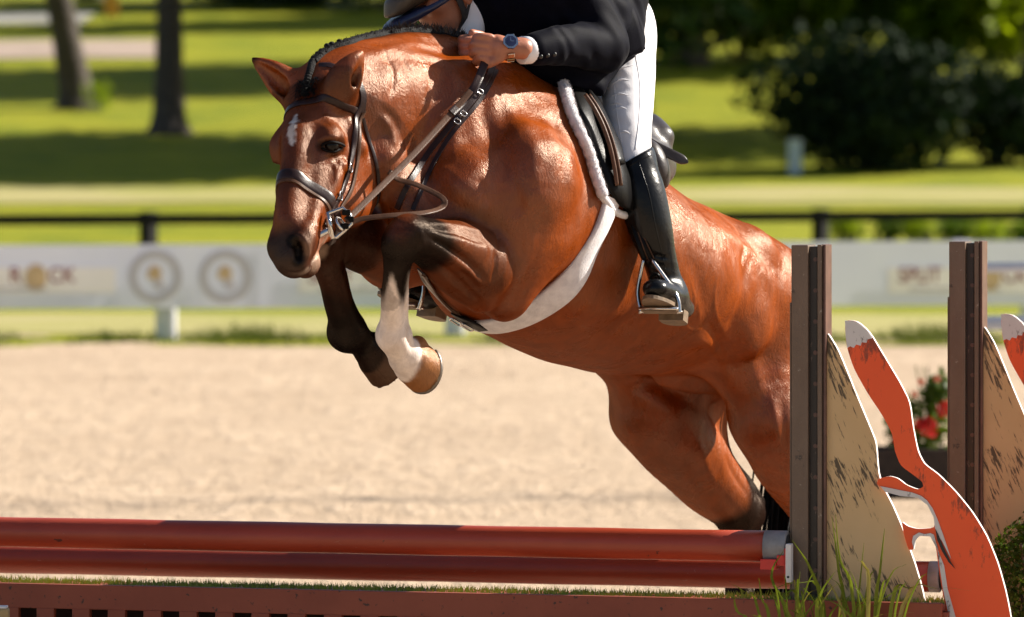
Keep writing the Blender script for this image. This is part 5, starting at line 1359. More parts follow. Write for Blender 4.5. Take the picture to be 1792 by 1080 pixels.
# low red filler with slots and a turf top
filler_mat, nt_, b_ = mat_new('red_brown_filler_paint')
c1_ = ramp(nt_, noise(nt_, 5, 6, 0.6), [(0.3, (0.22, 0.044, 0.020)), (0.7, (0.30, 0.068, 0.032))])
sp_ = noise(nt_, 60, 3, 0.5); nt_.links.new(mix(nt_, ramp(nt_, sp_, [(0.66, (0, 0, 0)), (0.72, (1, 1, 1))]), c1_, (0.05, 0.02, 0.015)), b_.inputs['Base Color'])
b_.inputs['Roughness'].default_value = 0.55; bump(nt_, b_, noise(nt_, 60, 4), 0.2, 0.003)
fl = empty('jump_filler', tuple(rail_pt(700, -0.05))); tag(fl, 'long low red brown box filler with dark slots and turf top under the rails', 'jump filler')
ax3 = np.array([JX, JN, UZ])
p0, p1 = rail_pt(-420, -0.05), rail_pt(1655, -0.05); L_ = np.linalg.norm(p1 - p0); mid = (p0 + p1) / 2
MB().box(mid + UZ * (0.512 - 0.031) + JN * 0.010, (L_, 0.020, 0.062), ax3, 0.002).build('cap_board', filler_mat, fl)
MB().box(mid + UZ * 0.05 + JN * 0.010, (L_, 0.020, 0.10), ax3, 0.002).build('kick_board', filler_mat, fl)
MB().box(mid + UZ * 0.245 + JN * 0.12, (L_, 0.012, 0.48), ax3).build('backing_board', simple('dark_inner_board', (0.03, 0.012, 0.010), 0.8), fl)
MB().box(mid + UZ * 0.5 + JN * 0.095, (L_, 0.145, 0.016), ax3).build('turf_shelf', filler_mat, fl)
for e_ in (p0, p1): MB().box(e_ + UZ * 0.245 + JN * 0.07, (0.02, 0.12, 0.488), ax3).build('end_board', filler_mat, fl)
slot0 = np.dot(rail_pt(78, -0.05) - p0, JX); per = np.dot(rail_pt(140, -0.05) - rail_pt(78, -0.05), JX); sw = per * 0.49
k = -int(slot0 / per); first = None
while True:
    s0 = slot0 + k * per
    if s0 + sw > L_: break
    if s0 > 0:
        c_ = p0 + JX * (s0 + sw / 2)
        if first is None:
            first = MB().box(c_ + UZ * 0.275 + JN * 0.010, (sw, 0.0194, 0.352), ax3, 0.002).build('slat', filler_mat, fl); c0_ = c_
        else:
            d_ = first.copy(); link(d_, fl); d_.location = Vector(c_ - c0_) + first.location
    k += 1
tf = MB(); r_ = random.Random(3)
for i in range(6500):
    s0 = r_.uniform(0, L_); d0 = r_.uniform(0.02, 0.165); c_ = p0 + JX * s0 + JN * d0 + UZ * 0.506
    h_ = r_.uniform(0.008, 0.019); w_ = 0.0016; lx, ly = r_.uniform(-.008, .008), r_.uniform(-.008, .008)
    tf.add([c_ - JX * w_, c_ + JX * w_, c_ + A(lx, ly, h_)], [[0, 1, 2]])
o_ = tf.build('turf', simple('artificial_turf', (0.26, 0.32, 0.03), 0.6, var=0.5, scale=2.2, bstr=0), fl); o_['kind'] = 'stuff'

# ---- wing standards with fox cut-outs
CAMV = A(0, -CAM_D, CAM_H)
W0 = rail_pt(1383, 0.0)                       # foot of the near standard, left edge
def onplane(px, py, off=0.0):
    """photo point projected onto the wing's board plane -> (along, up)"""
    d = P(px, py, 0) - CAMV; o = W0 + JN * off
    t = np.dot(o - CAMV, JN) / np.dot(d, JN); q = CAMV + t * d - o
    return float(np.dot(q, JX)), float(q[2])
post_mat, nt_, b_ = mat_new('brown_painted_metal')
oc_ = nt_.nodes.new('ShaderNodeTexCoord').outputs['Object']
c1_ = ramp(nt_, noise(nt_, 7, 6, 0.65, oc_, (1, 1, 0.5)), [(0.3, (0.105, 0.068, 0.046)), (0.7, (0.175, 0.120, 0.085))])
ch_ = ramp(nt_, noise(nt_, 17, 7, 0.75, oc_, (1, 1, 0.6), 0.8), [(0.60, (0, 0, 0)), (0.66, (1, 1, 1))])
sp_ = ramp(nt_, noise(nt_, 90, 4, 0.6, oc_), [(0.65, (0, 0, 0)), (0.72, (1, 1, 1))])
c2_ = mix(nt_, ch_, c1_, (0.030, 0.022, 0.020))
nt_.links.new(mix(nt_, sp_, c2_, (0.30, 0.26, 0.22)), b_.inputs['Base Color'])
b_.inputs['Roughness'].default_value = 0.42; bump(nt_, b_, noise(nt_, 120, 4, 0.6, oc_), 0.3, 0.003)
track_mat, nt_, b_ = mat_new('worn_dark_track')
oc_ = nt_.nodes.new('ShaderNodeTexCoord').outputs['Object']
wr_ = ramp(nt_, noise(nt_, 70, 5, 0.75, oc_, (1, 1, 0.5)), [(0.63, (0, 0, 0)), (0.68, (1, 1, 1))])
nt_.links.new(mix(nt_, wr_, (0.016, 0.010, 0.009), (0.16, 0.11, 0.09)), b_.inputs['Base Color']); b_.inputs['Roughness'].default_value = 0.4
strip_mat = simple('red_brown_metal_strip', (0.10, 0.045, 0.035), 0.4, var=0.3, scale=20)
bark_mat, nt_, b_ = mat_new('painted_tree_bark')
oc_ = nt_.nodes.new('ShaderNodeTexCoord').outputs['Object']
rt_ = nt_.nodes.new('ShaderNodeMapping'); rt_.inputs['Rotation'].default_value = (0, 0.42, 0); nt_.links.new(oc_, rt_.inputs[0])
st1 = noise(nt_, 1.0, 4, 0.7, rt_.outputs[0], (120, 120, 9)); st2 = noise(nt_, 10, 3, 0.6, rt_.outputs[0], (1, 1, 0.55))
mm_ = nt_.nodes.new('ShaderNodeMath'); mm_.operation = 'MULTIPLY'; nt_.links.new(st1, mm_.inputs[0]); nt_.links.new(st2, mm_.inputs[1])
nt_.links.new(mix(nt_, ramp(nt_, mm_.outputs[0], [(0.300, (0, 0, 0)), (0.345, (0.92, 0.92, 0.92))]), ramp(nt_, noise(nt_, 4, 4, 0.5, oc_), [(0.3, (0.54, 0.37, 0.18)), (0.7, (0.66, 0.47, 0.25))]), (0.055, 0.040, 0.026)), b_.inputs['Base Color'])
b_.inputs['Roughness'].default_value = 0.6; bump(nt_, b_, noise(nt_, 60, 4), 0.15, 0.002)
fox_mat, nt_, b_ = mat_new('orange_fox_paint')
oc_ = nt_.nodes.new('ShaderNodeTexCoord').outputs['Object']
m1_ = noise(nt_, 1.0, 5, 0.7, oc_, (60, 60, 22)); m2_ = noise(nt_, 6, 3, 0.6, oc_, (1, 1, 0.8))
mm_ = nt_.nodes.new('ShaderNodeMath'); mm_.operation = 'MULTIPLY'; nt_.links.new(m1_, mm_.inputs[0]); nt_.links.new(m2_, mm_.inputs[1])
nt_.links.new(mix(nt_, ramp(nt_, mm_.outputs[0], [(0.295, (0, 0, 0)), (0.36, (0.85, 0.85, 0.85))]), ramp(nt_, noise(nt_, 3, 4, 0.5, oc_), [(0.3, (0.78, 0.075, 0.010)), (0.7, (0.86, 0.105, 0.016))]), (0.17, 0.035, 0.016)), b_.inputs['Base Color'])
b_.inputs['Roughness'].default_value = 0.42; bump(nt_, b_, noise(nt_, 50, 4), 0.15, 0.002)
white_paint, nt_, b_ = mat_new('chipped_white_edge_paint')
nt_.links.new(mix(nt_, ramp(nt_, noise(nt_, 38, 5, 0.7), [(0.55, (0, 0, 0)), (0.63, (1, 1, 1))]), (0.66, 0.63, 0.60), (0.30, 0.20, 0.12)), b_.inputs['Base Color']); b_.inputs['Roughness'].default_value = 0.6
grey_paint, nt_, b_ = mat_new('brushed_white_paint')
nt_.links.new(mix(nt_, ramp(nt_, noise(nt_, 1.0, 5, 0.75, None, (60, 60, 25)), [(0.58, (0, 0, 0)), (0.66, (1, 1, 1))]), (0.62, 0.60, 0.60), (0.10, 0.09, 0.085)), b_.inputs['Base Color']); b_.inputs['Roughness'].default_value = 0.6
black_line = simple('black_brush_line', (0.02, 0.015, 0.013), 0.6)

STUMP = [(1447, 582), (1453, 590), (1466, 612), (1480, 645), (1500, 695), (1524, 752), (1533, 775), (1537, 830), (1548, 858), (1562, 885), (1578, 922), (1592, 962), (1602, 990), (1614, 1032), (1624, 1080), (1640, 1180), (1652, 1385), (1447, 1385)]
FOX = [(1478, 560), (1500, 562), (1521, 580), (1546, 622), (1575, 670), (1592, 704), (1598, 750), (1606, 790), (1617, 812), (1642, 830), (1672, 860), (1702, 897), (1727, 938), (1746, 985), (1760, 1035), (1769, 1080), (1776, 1140), (1772, 1250), (1745, 1385), (1685, 1385),
       (1676, 1200), (1667, 1130), (1658, 1080), (1648, 1030), (1642, 990), (1637, 950), (1628, 937), (1608, 936), (1600, 945), (1599, 962), (1590, 963), (1583, 940), (1577, 912), (1588, 921), (1606, 926), (1636, 924), (1634, 905), (1623, 882), (1606, 869), (1575, 866), (1548, 859), (1534, 847), (1537, 838), (1556, 833), (1571, 837), (1586, 849), (1606, 857), (1616, 852), (1614, 843), (1598, 831), (1576, 815), (1566, 790), (1562, 760), (1545, 728), (1518, 688), (1494, 645), (1481, 605)]
def dense(poly, n=4):
    """rounded corners for a closed outline"""
    p = np.array(poly, float); out = []
    for i in range(len(p)):
        a, b, c = p[i - 1], p[i], p[(i + 1) % len(p)]
        for t in (0.25, 0.5, 0.75) if False else (0.0, 0.5, 1.0):
            q0 = b + (a - b) * 0.28; q1 = b + (c - b) * 0.28
            out.append((1 - t) ** 2 * q0 + 2 * t * (1 - t) * b + t * t * q1)
    return out
def cutout(poly, off, thick, name, front, edge, parent, rounded=True):
    pts = dense(poly) if rounded else poly
    o2 = [onplane(x, y, off) for x, y in pts]
    base = W0 + JN * off
    from mathutils.geometry import tessellate_polygon
    tri = tessellate_polygon([[Vector((a, b, 0)) for a, b in o2]]); n = len(o2)
    V = [base + JX * a + UZ * b for a, b in o2] + [base + JX * a + UZ * b + JN * thick for a, b in o2]
    Fa = [list(t) for t in tri] + [[n + i for i in t[::-1]] for t in tri]
    Fs = [[i, (i + 1) % n, n + (i + 1) % n, n + i] for i in range(n)]
    o = mesh_obj(name, V, Fa + Fs, front, parent); o.data.materials.append(edge)
    for i, pl in enumerate(o.data.polygons): pl.material_index = 0 if i < len(Fa) else 1
    bm = bmesh.new(); bm.from_mesh(o.data); bmesh.ops.recalc_face_normals(bm, faces=bm.faces[:]); bm.to_mesh(o.data); bm.free()
    return o
wing = empty('jump_wing', tuple(W0))
tag(wing, 'brown jump standard with tan tree stump and orange fox at the rail end', 'jump standard', 'fox wing standards')
def wbox(px0, px1, z0, z1, off, depth, name, mat, bev=0.002):
    a0, _ = onplane(px0, 700, off); a1, _ = onplane(px1, 700, off)
    return MB().box(W0 + JX * (a0 + a1) / 2 + UZ * (z0 + z1) / 2 + JN * (off + depth / 2), (a1 - a0, depth, z1 - z0), ax3, bev).build(name, mat, wing)
ztop = onplane(1400, 429)[1]; zstep = onplane(1400, 530)[1]
post = wbox(1384.5, 1414, 0.0, ztop, 0.0, 0.09, 'post', post_mat, 0.003)
wbox(1382.0, 1384.3, 0.0, zstep, 0.004, 0.08, 'post_sleeve', post_mat, 0.001)
wbox(1414.2, 1430, 0.0, ztop - 0.004, 0.016, 0.06, 'cup_track', track_mat, 0.001)
wbox(1430.2, 1438, 0.0, ztop + 0.001, 0.0, 0.09, 'post_flange', post_mat, 0.002)
wbox(1438.2, 1441, 0.0, ztop + 0.002, 0.010, 0.07, 'edge_strip', strip_mat, 0.001)
wbox(1441.2, 1445, 0.02, ztop + 0.001, 0.004, 0.07, 'edge_strip', strip_mat, 0.001)
for i in range(18):
    zz = ztop - 0.035 - 0.0762 * i
    if zz < 0.05: break
    a0, _ = onplane(1425, 700, 0.0)
    MB().tube([W0 + JX * a0 + UZ * zz + JN * 0.0155, W0 + JX * a0 + UZ * zz + JN * 0.012], 0.0055, 10).build('track_hole', strip_mat, wing)
cutout(STUMP, 0.02, 0.016, 'stump_board', bark_mat, white_paint, wing)
fx = cutout(FOX, -0.004, 0.015, 'fox_board', fox_mat, white_paint, wing)
cutout([(1478.6, 561), (1500, 563.5), (1519, 580), (1526, 592), (1518, 594), (1516, 600), (1508, 599), (1506, 605), (1498, 603), (1494, 609), (1488, 606), (1482.5, 609), (1480, 590)], -0.007, 0.0025, 'tail_tip', grey_paint, grey_paint, fx, False)
cutout([(1540, 851), (1556, 854), (1575, 858), (1596, 862), (1612, 868), (1622, 876), (1632, 890), (1640, 908), (1650, 935), (1661, 968), (1664, 978), (1656, 962), (1648, 946), (1641, 938), (1636, 924), (1634, 906), (1623, 884), (1606, 871), (1575, 868), (1549, 861)], -0.007, 0.0025, 'white_underside', grey_paint, grey_paint, fx, False)
cutout([(1599, 961), (1596, 948), (1598, 938), (1608, 932), (1618, 935), (1628, 933), (1634, 936), (1642, 965), (1652, 990), (1658, 1030), (1672, 1080), (1684, 1130), (1690, 1200), (1679, 1200), (1670, 1130), (1661, 1080), (1650, 1030), (1644, 990), (1639, 952), (1628, 939), (1609, 938), (1602, 946)], -0.007, 0.0025, 'white_underside', grey_paint, grey_paint, fx, False)
cutout([(1637, 926), (1642, 936), (1652, 960), (1664, 984), (1672, 996), (1660, 984), (1648, 964), (1640, 945)], -0.0095, 0.002, 'leg_line', black_line, black_line, fx, False)
# the far wing: a copy with all its parts
def copy_tree(o, parent=None):
    c = o.copy(); scene.collection.objects.link(c); c.parent = parent
    for ch in list(o.children): copy_tree(ch, c)
    return c
wing2 = copy_tree(wing); wing2.location = Vector(W0 + A(0.429, 0.545, 0))
tag(wing2, 'second brown fox standard set farther back behind the boxwood shrub', 'jump standard', 'fox wing standards')
# cup under the front rail
cup = empty('jump_cup', tuple(rail_pt(1372))); tag(cup, 'red jump cup with white plate holding the upper rail', 'jump cup')
red_pl = simple('red_cup_plastic', (0.62, 0.030, 0.022), 0.4, var=0.08)
white_pl = simple('white_nylon_plate', (0.74, 0.72, 0.72), 0.45, var=0.05)
def cb(px0, px1, py0, py1, off, depth, name, mat, bev=0.003):
    a0, z0 = onplane(px0, py1, off); a1, z1 = onplane(px1, py0, off)
    return MB().box(W0 + JX * (a0 + a1) / 2 + UZ * (z0 + z1) / 2 + JN * (off + depth / 2), (a1 - a0, depth, abs(z1 - z0)), ax3, bev).build(name, mat, cup)
cb(1374, 1384, 952, 1020, -0.048, 0.03, 'plate', white_pl, 0.004)
cb(1330, 1358, 979, 997, -0.046, 0.05, 'tongue', red_pl, 0.002)
cb(1359, 1372.5, 972, 990, -0.040, 0.06, 'saddle', red_pl, 0.002)
cb(1372.5, 1376, 960, 1018, -0.044, 0.05, 'back_plate', red_pl, 0.001)
a0, z0 = onplane(1379, 1010, -0.05); MB().tube([W0 + JX * a0 + UZ * z0 + JN * -0.05, W0 + JX * a0 + UZ * z0 + JN * -0.046], 0.003, 8).build('bolt', dark_in, cup)
# short tan post at the photo's left edge
tb = empty('timber_stake', tuple(P(-8, HOR, -0.30) * A(1, 1, 0))); tag(tb, 'short tan timber stake in front of the low red filler', 'stake')
tan_m = simple('pale_timber', (0.36, 0.26, 0.12), 0.6, var=0.2, scale=20)
tc = P(-4, 1064, -0.34); MB().box(A(tc[0], tc[1], tc[2] / 2), (0.055, 0.05, tc[2]), None, 0.006).build('stake_body', tan_m, tb)
MB().box(A(tc[0], tc[1], tc[2] + 0.0025), (0.048, 0.043, 0.005), None, 0.002).build('stake_top', white_pl, tb)

# ---- boxwood shrub by the fox
def leaf_shell(n, c, r, size, seed, lump=0.15, fill=0.35, squash=1.0, flat=0.5):
    """leaves spread through a lumpy ellipsoid: returns verts, faces"""
    R = np.random.default_rng(seed)
    d = R.normal(size=(n, 3)); d /= np.linalg.norm(d, axis=1)[:, None]
    rad = 1 - fill * R.random(n) ** 1.6
    lum = 1 + lump * vnoise(d * 1.0, 0.55, seed) + lump * 0.6 * vnoise(d, 1.3, seed + 1)
    pos = np.asarray(c) + d * (rad * lum)[:, None] * np.asarray(r)
    nn = d * flat + R.normal(size=(n, 3)) * 0.6; nn /= np.linalg.norm(nn, axis=1)[:, None]
    t = np.cross(nn, R.normal(size=(n, 3))); t /= np.linalg.norm(t, axis=1)[:, None]; b = np.cross(nn, t)
    s = size * (0.6 + 0.8 * R.random(n))[:, None]
    V = np.stack([pos - t * s, pos + b * s * 0.5 + nn * s * 0.12, pos + t * s, pos - b * s * 0.5 + nn * s * 0.12], 1).reshape(-1, 3)
    F = np.arange(4 * n).reshape(n, 4); return V, F
def leaf_material(name, dark, light, scale=3.0, rough=0.5, trans=0.25):
    m, nt, b = mat_new(name)
    gi = nt.nodes.new('ShaderNodeNewGeometry')
    oc = nt.nodes.new('ShaderNodeTexCoord').outputs['Object']
    mr = ramp(nt, noise(nt, scale, 4, 0.6, oc), [(0.3, dark), (0.7, light)])
    rr = ramp(nt, gi.outputs['Random Per Island'], [(0.0, (0.7, 0.7, 0.7)), (1.0, (1.25, 1.2, 1.1))])
    c = mix(nt, 1.0, mr, rr, 'MULTIPLY'); nt.links.new(c, b.inputs['Base Color']); b.inputs['Roughness'].default_value = rough; b.inputs['Specular IOR Level'].default_value = 0.12
    tr = nt.nodes.new('ShaderNodeBsdfTranslucent'); nt.links.new(mix(nt, 1.0, c, (1.5, 1.6, 0.6), 'MULTIPLY'), tr.inputs[0])
    ms = nt.nodes.new('ShaderNodeMixShader'); ms.inputs[0].default_value = trans
    nt.links.new(b.outputs[0], ms.inputs[1]); nt.links.new(tr.outputs[0], ms.inputs[2]); nt.links.new(ms.outputs[0], nt.nodes['Material Output'].inputs[0]); return m
box_leaf = leaf_material('boxwood_leaf', (0.030, 0.065, 0.010), (0.085, 0.135, 0.018), 14, 0.35)
twig_mat = simple('twig_bark', (0.06, 0.045, 0.03), 0.8)
bx = empty('boxwood_shrub', tuple(P(1850, HOR, 0.12) * A(1, 1, 0))); tag(bx, 'rounded boxwood shrub with small glossy leaves beside the orange fox', 'shrub')
bc = P(1838, 1085, 0.12)
V, F = leaf_shell(9000, bc, (0.172, 0.17, 0.285), 0.0085, 4, 0.09, 0.35); o_ = fast_mesh('foliage', V, F, box_leaf, bx); o_['kind'] = 'stuff'
m_ = MB()
for i in range(14):
    a_ = random.uniform(0, 6.28); m_.tube(catmull([A(bc[0], bc[1], 0.0), A(bc[0] + .03 * math.cos(a_), bc[1] + .03 * math.sin(a_), 0.2), bc + A(.12 * math.cos(a_), .12 * math.sin(a_), random.uniform(-.05, .2))], 4), [0.008] * 4 + [0.004] * 5, 5)
m_.build('stems', twig_mat, bx)
V, F = leaf_shell(2500, bc - A(0, 0, 0.27), (0.14, 0.14, 0.2), 0.0085, 9, 0.1, 0.5); o_ = fast_mesh('foliage', V, F, box_leaf, bx); o_['kind'] = 'stuff'

# ---- tall grass growing in front of the standard: each blade its own part
gr = empty('grass_clump', tuple(P(1440, HOR, -0.48) * A(1, 1, 0))); tag(gr, 'clump of tall thin green grass blades in front of the near fox standard', 'grass')
bl_mat = leaf_material('tall_grass_blade', (0.085, 0.13, 0.014), (0.20, 0.24, 0.035), 5, 0.45, 0.2)
dry_mat = leaf_material('dry_grass_blade', (0.20, 0.19, 0.05), (0.33, 0.29, 0.10), 5, 0.5, 0.2)
blades = [((1395, 1240), (1380, 1100), (1350, 1010), (1372, 962)), ((1440, 1200), (1440, 1090), (1420, 1000), (1386, 945)), ((1480, 1200), (1478, 1080), (1468, 1000), (1456, 905)), ((1500, 1200), (1494, 1060), (1470, 980), (1462, 900)),
          ((1530, 1220), (1532, 1080), (1540, 1000), (1548, 925)), ((1500, 1200), (1520, 1050), (1512, 990), (1500, 980)), ((1530, 1250), (1560, 1060), (1590, 1030), (1612, 1030)), ((1460, 1200), (1440, 1060), (1400, 1020), (1340, 1035)),
          ((1420, 1220), (1400, 1070), (1370, 1040), (1320, 1052)), ((1380, 1230), (1330, 1080), (1300, 1035), (1280, 1022)), ((1400, 1240), (1350, 1100), (1334, 1050), (1328, 1012)), ((1510, 1220), (1580, 1060), (1640, 1030), (1700, 1034)),
          ((1490, 1210), (1500, 1090), (1530, 1060), (1588, 1020)), ((1450, 1230), (1430, 1100), (1436, 1040), (1462, 1000)), ((1490, 1230), (1486, 1110), (1500, 1060), (1512, 950)), ((1440, 1230), (1410, 1110), (1396, 1060), (1400, 1000)),
          ((1520, 1230), (1500, 1130), (1480, 1070), (1430, 1040)), ((1470, 1240), (1490, 1130), (1530, 1080), (1600, 1072)), ((1360, 1250), (1320, 1120), (1290, 1070), (1284, 1040)), ((1410, 1240), (1380, 1120), (1330, 1080), (1280, 1075))]
r_ = random.Random(12)
for i in range(34):
    x0 = r_.uniform(1370, 1560); tx = x0 + r_.uniform(-90, 90); ty = r_.uniform(985, 1070)
    blades.append(((x0, 1250), (x0 + (tx - x0) * .2, 1130), (x0 + (tx - x0) * .6, ty + 25), (tx, ty + r_.uniform(-6, 22))))
for i, bl in enumerate(blades):
    Y0 = -0.48 + r_.uniform(-0.06, 0.06); n_ = 4
    pts = [P(px, py, Y0 - 0.012 * j) for j, (px, py) in enumerate(bl)]
    pts[0] = A(pts[0][0], pts[0][1], 0.0) if True else pts[0]
    c_ = catmull(pts, n_); w_ = r_.uniform(0.0035, 0.0065) if i < 20 else r_.uniform(0.002, 0.0045); V = []; F = []
    for j, p in enumerate(c_):
        ww = w_ * (1 - (j / (len(c_) - 1)) ** 2.2) + 0.0004; tw = 0.5 * math.sin(j * 0.5 + i)
        sd = A(math.cos(tw), math.sin(tw), 0.0); V += [p - sd * ww, p + A(0, 0.0018, 0) , p + sd * ww]
    for j in range(len(c_) - 1):
        for k in (0, 1): F.append([3 * j + k, 3 * j + k + 1, 3 * j + 4 + k, 3 * j + 3 + k])
    mesh_obj('blade', V, F, dry_mat if i % 6 == 5 else bl_mat, gr, True)
# ------------------------------------------------------------------ background
# white arena fence with long printed banners
white_post = simple('white_vinyl_post', (0.66, 0.68, 0.74), 0.45, var=0.03, bstr=0.05)
def fence_pt(px):
    a = A(-896 * 47.6 / FPX, 47.6 - CAM_D, 0.0); b = A(896 * 51.6 / FPX, 51.6 - CAM_D, 0.0)     # a straight line in plan
    k = (px - 896) / FPX; d = b - a; t = (k * (a[1] + CAM_D) - a[0]) / (d[0] - k * d[1]); return a + t * d
FX = nrm(fence_pt(1792) - fence_pt(0)); FN = A(FX[1], -FX[0], 0); FN = FN if FN[1] < 0 else -FN      # FN faces the camera
af = empty('arena_fence', tuple(fence_pt(800))); tag(af, 'low white post and rail fence carrying the banners beyond the sand', 'fence')
fxs = np.array([FX, FN, UZ])
for px_ in (-206, 297, 803, 1306, 1810):
    c_ = fence_pt(px_) - FN * 0.09
    MB().box(c_ + UZ * 0.40, (0.15, 0.13, 0.80), np.array([nrm(A(0.96, -0.28, 0)), nrm(A(0.28, 0.96, 0)), UZ]), 0.006).build('post', white_post, af)
q0, q1 = fence_pt(-420), fence_pt(2250); ql = np.linalg.norm(q1 - q0)
for z_ in (0.36, 0.74): MB().box((q0 + q1) / 2 + UZ * z_ - FN * 0.012, (ql, 0.02, 0.09), fxs, 0.003).build('rail', white_post, af)
ban_mat, nt_, b_ = mat_new('banner_vinyl')
nt_.links.new(ramp(nt_, noise(nt_, 1.2, 3, 0.5), [(0.35, (0.74, 0.76, 0.90)), (0.65, (0.80, 0.82, 0.94))]), b_.inputs['Base Color']); b_.inputs['Roughness'].default_value = 0.6
bump(nt_, b_, noise(nt_, 2.5, 3), 0.05, 0.02)
stripe_mat = simple('cream_banner_stripe', (0.86, 0.82, 0.80), 0.6, var=0.03, scale=3, bstr=0)
ink_red = simple('maroon_ink', (0.22, 0.020, 0.020), 0.6, bstr=0); ink_grey = simple('grey_ink', (0.47, 0.45, 0.48), 0.6, var=0.05, bstr=0); ink_tan = simple('tan_ink', (0.56, 0.40, 0.22), 0.6, var=0.2, scale=12, bstr=0); ink_pale = simple('pale_grey_ink', (0.50, 0.48, 0.54), 0.6, bstr=0)
def fp(px, py, lift=0.0):
    """photo point on the banner plane"""
    d = P(px, py, 0) - CAMV; o = fence_pt(0) + FN * lift
    t = np.dot(o - CAMV, FN) / np.dot(d, FN); return CAMV + t * d
def quad(pxs, name, mat, parent, lift):
    V = [fp(x, y, lift) for x, y in pxs]; V2 = [v - FN * 0.002 for v in V]; n = len(V)
    return mesh_obj(name, V + V2, [list(range(n)), [n + i for i in range(n)][::-1]] + [[i, (i + 1) % n, n + (i + 1) % n, n + i] for i in range(n)], mat, parent)
def words(txt, px, py, h_px, mat, parent, lift, name='lettering', squeeze=1.0):
    cu = bpy.data.curves.new(name, 'FONT'); cu.body = txt; cu.size = 1.0; cu.align_x = 'LEFT'; cu.offset = 0.012
    tmp = bpy.data.objects.new('tmp', cu); scene.collection.objects.link(tmp)
    dg = bpy.context.evaluated_depsgraph_get(); me = bpy.data.meshes.new_from_object(tmp.evaluated_get(dg)); bpy.data.objects.remove(tmp)
    co = np.zeros(len(me.vertices) * 3); me.vertices.foreach_get('co', co); co = co.reshape(-1, 3)
    hgt = 0.73; s = np.linalg.norm(fp(px, py, lift) - fp(px, py - h_px, lift)) / hgt; o = fp(px, py, lift)
    V = o + co[:, :1] * s * squeeze * FX + co[:, 1:2] * s * UZ + co[:, 2:3] * FN
    F = [list(p.vertices) for p in me.polygons]; bpy.data.meshes.remove(me)
    return mesh_obj(name, V, F, mat, parent)
def banner(x0, x1, label, t0, seals=()):
    y = lambda px: (429 + (px / 1792.0) * -8, 541 + (px / 1792.0) * -7)
    b = empty('banner', tuple(fence_pt((x0 + x1) / 2)))
    tag(b, label, 'banner', 'banners along the arena fence')
    n = 12; xs = np.linspace(x0, x1, n); V = []; F = []
    for i, x in enumerate(xs):
        ya, yb = y(x); w_ = 0.0
        for j in range(4):
            V.append(fp(x, ya + (yb - ya) * j / 3, 0.014 + (0.004 if x0 == 450 else 0) + w_ * (0.4 if j in (0, 3) else 1)))
    for i in range(n - 1):
        for j in range(3): F.append([i * 4 + j, i * 4 + j + 1, i * 4 + j + 5, i * 4 + j + 4])
    mesh_obj('banner_sheet', V, F, ban_mat, b)
    if t0 is not None:
        quad([(t0 - 18, 468), (t0 + 300, 468), (t0 + 300, 512), (t0 - 18, 512)], 'cream_stripe', stripe_mat, b, 0.026)
        words('SPLIT', t0, 494, 27, ink_red, b, 0.030); words('R', t0 + 114, 494, 27, ink_red, b, 0.030); words('CK', t0 + 182, 494, 27, ink_red, b, 0.030)
        quad([(t0 + 161 + 19 * math.cos(a), 486 + 24 * math.sin(a)) for a in np.linspace(0, 6.28, 17)[:-1]], 'round_emblem', ink_tan, b, 0.029)
        quad([(t0 + 20, 503), (t0 + 180, 503), (t0 + 180, 508), (t0 + 20, 508)], 'small_print_line', ink_pale, b, 0.029)
    for sx in seals:
        for k, (r0, r1, mt) in enumerate(((46, 33, ink_grey),)):
            m_ = MB(); N = 36; a_ = np.linspace(0, 2 * math.pi, N + 1)
            V = [fp(sx + r0 * math.cos(a), 484 + r0 * math.sin(a), 0.028) for a in a_[:-1]] + [fp(sx + r1 * math.cos(a), 484 + r1 * math.sin(a), 0.028) for a in a_[:-1]]
            mesh_obj('seal_ring', V, [[i, (i + 1) % N, N + (i + 1) % N, N + i] for i in range(N)], mt, b)
        quad([(sx + a, 484 + c) for a, c in ((-14, -8), (-6, -20), (6, -18), (12, -6), (8, 2), (16, 14), (10, 24), (0, 16), (-4, 4), (-12, 4))], 'seal_emblem', ink_tan, b, 0.028)
        quad([(sx + a, 484 + c) for a, c in ((2, 4), (12, 8), (16, 20), (4, 24), (-4, 14))], 'seal_emblem_shade', ink_pale, b, 0.030)
banner(-420, 455, 'pale banner with maroon ROCK lettering and two round seals left of the horse', -98, (272, 395))
banner(450, 1318, 'pale banner mostly hidden behind the horse and its front legs', 540, ())
banner(1312, 2250, 'pale banner with maroon lettering between and beyond the two fox standards', 1572, ())

# dark rail fence beyond
dark_wood = simple('dark_stained_wood', (0.007, 0.006, 0.007), 0.7, var=0.3, scale=8, spec=0.2)
def dfp(px):
    D = 62 + 4.5 * (px / 1792.0); return A((px - 896) * D / FPX, D - CAM_D, 0.0)
df = empty('rail_fence', tuple(dfp(850))); tag(df, 'black wooden post and rail fence behind the white banners', 'fence')
DX = nrm(dfp(1792) - dfp(0)); DN = A(-DX[1], DX[0], 0); dx3 = np.array([DX, DN, UZ])
for px_ in (-330, 260, 848, 1436, 2024):
    c_ = dfp(px_); MB().box(c_ + UZ * 0.48, (0.15, 0.15, 0.96), np.array([nrm(A(0.8, -0.6, 0)), nrm(A(0.6, 0.8, 0)), UZ]), 0.01).build('post', dark_wood, df)
d0_, d1_ = dfp(-500), dfp(2300); dl_ = np.linalg.norm(d1_ - d0_)
for z_ in (0.875, 0.45): MB().box((d0_ + d1_) / 2 + UZ * z_ - DN * 0.10, (dl_, 0.035, 0.125), dx3, 0.004).build('rail', dark_wood, df)

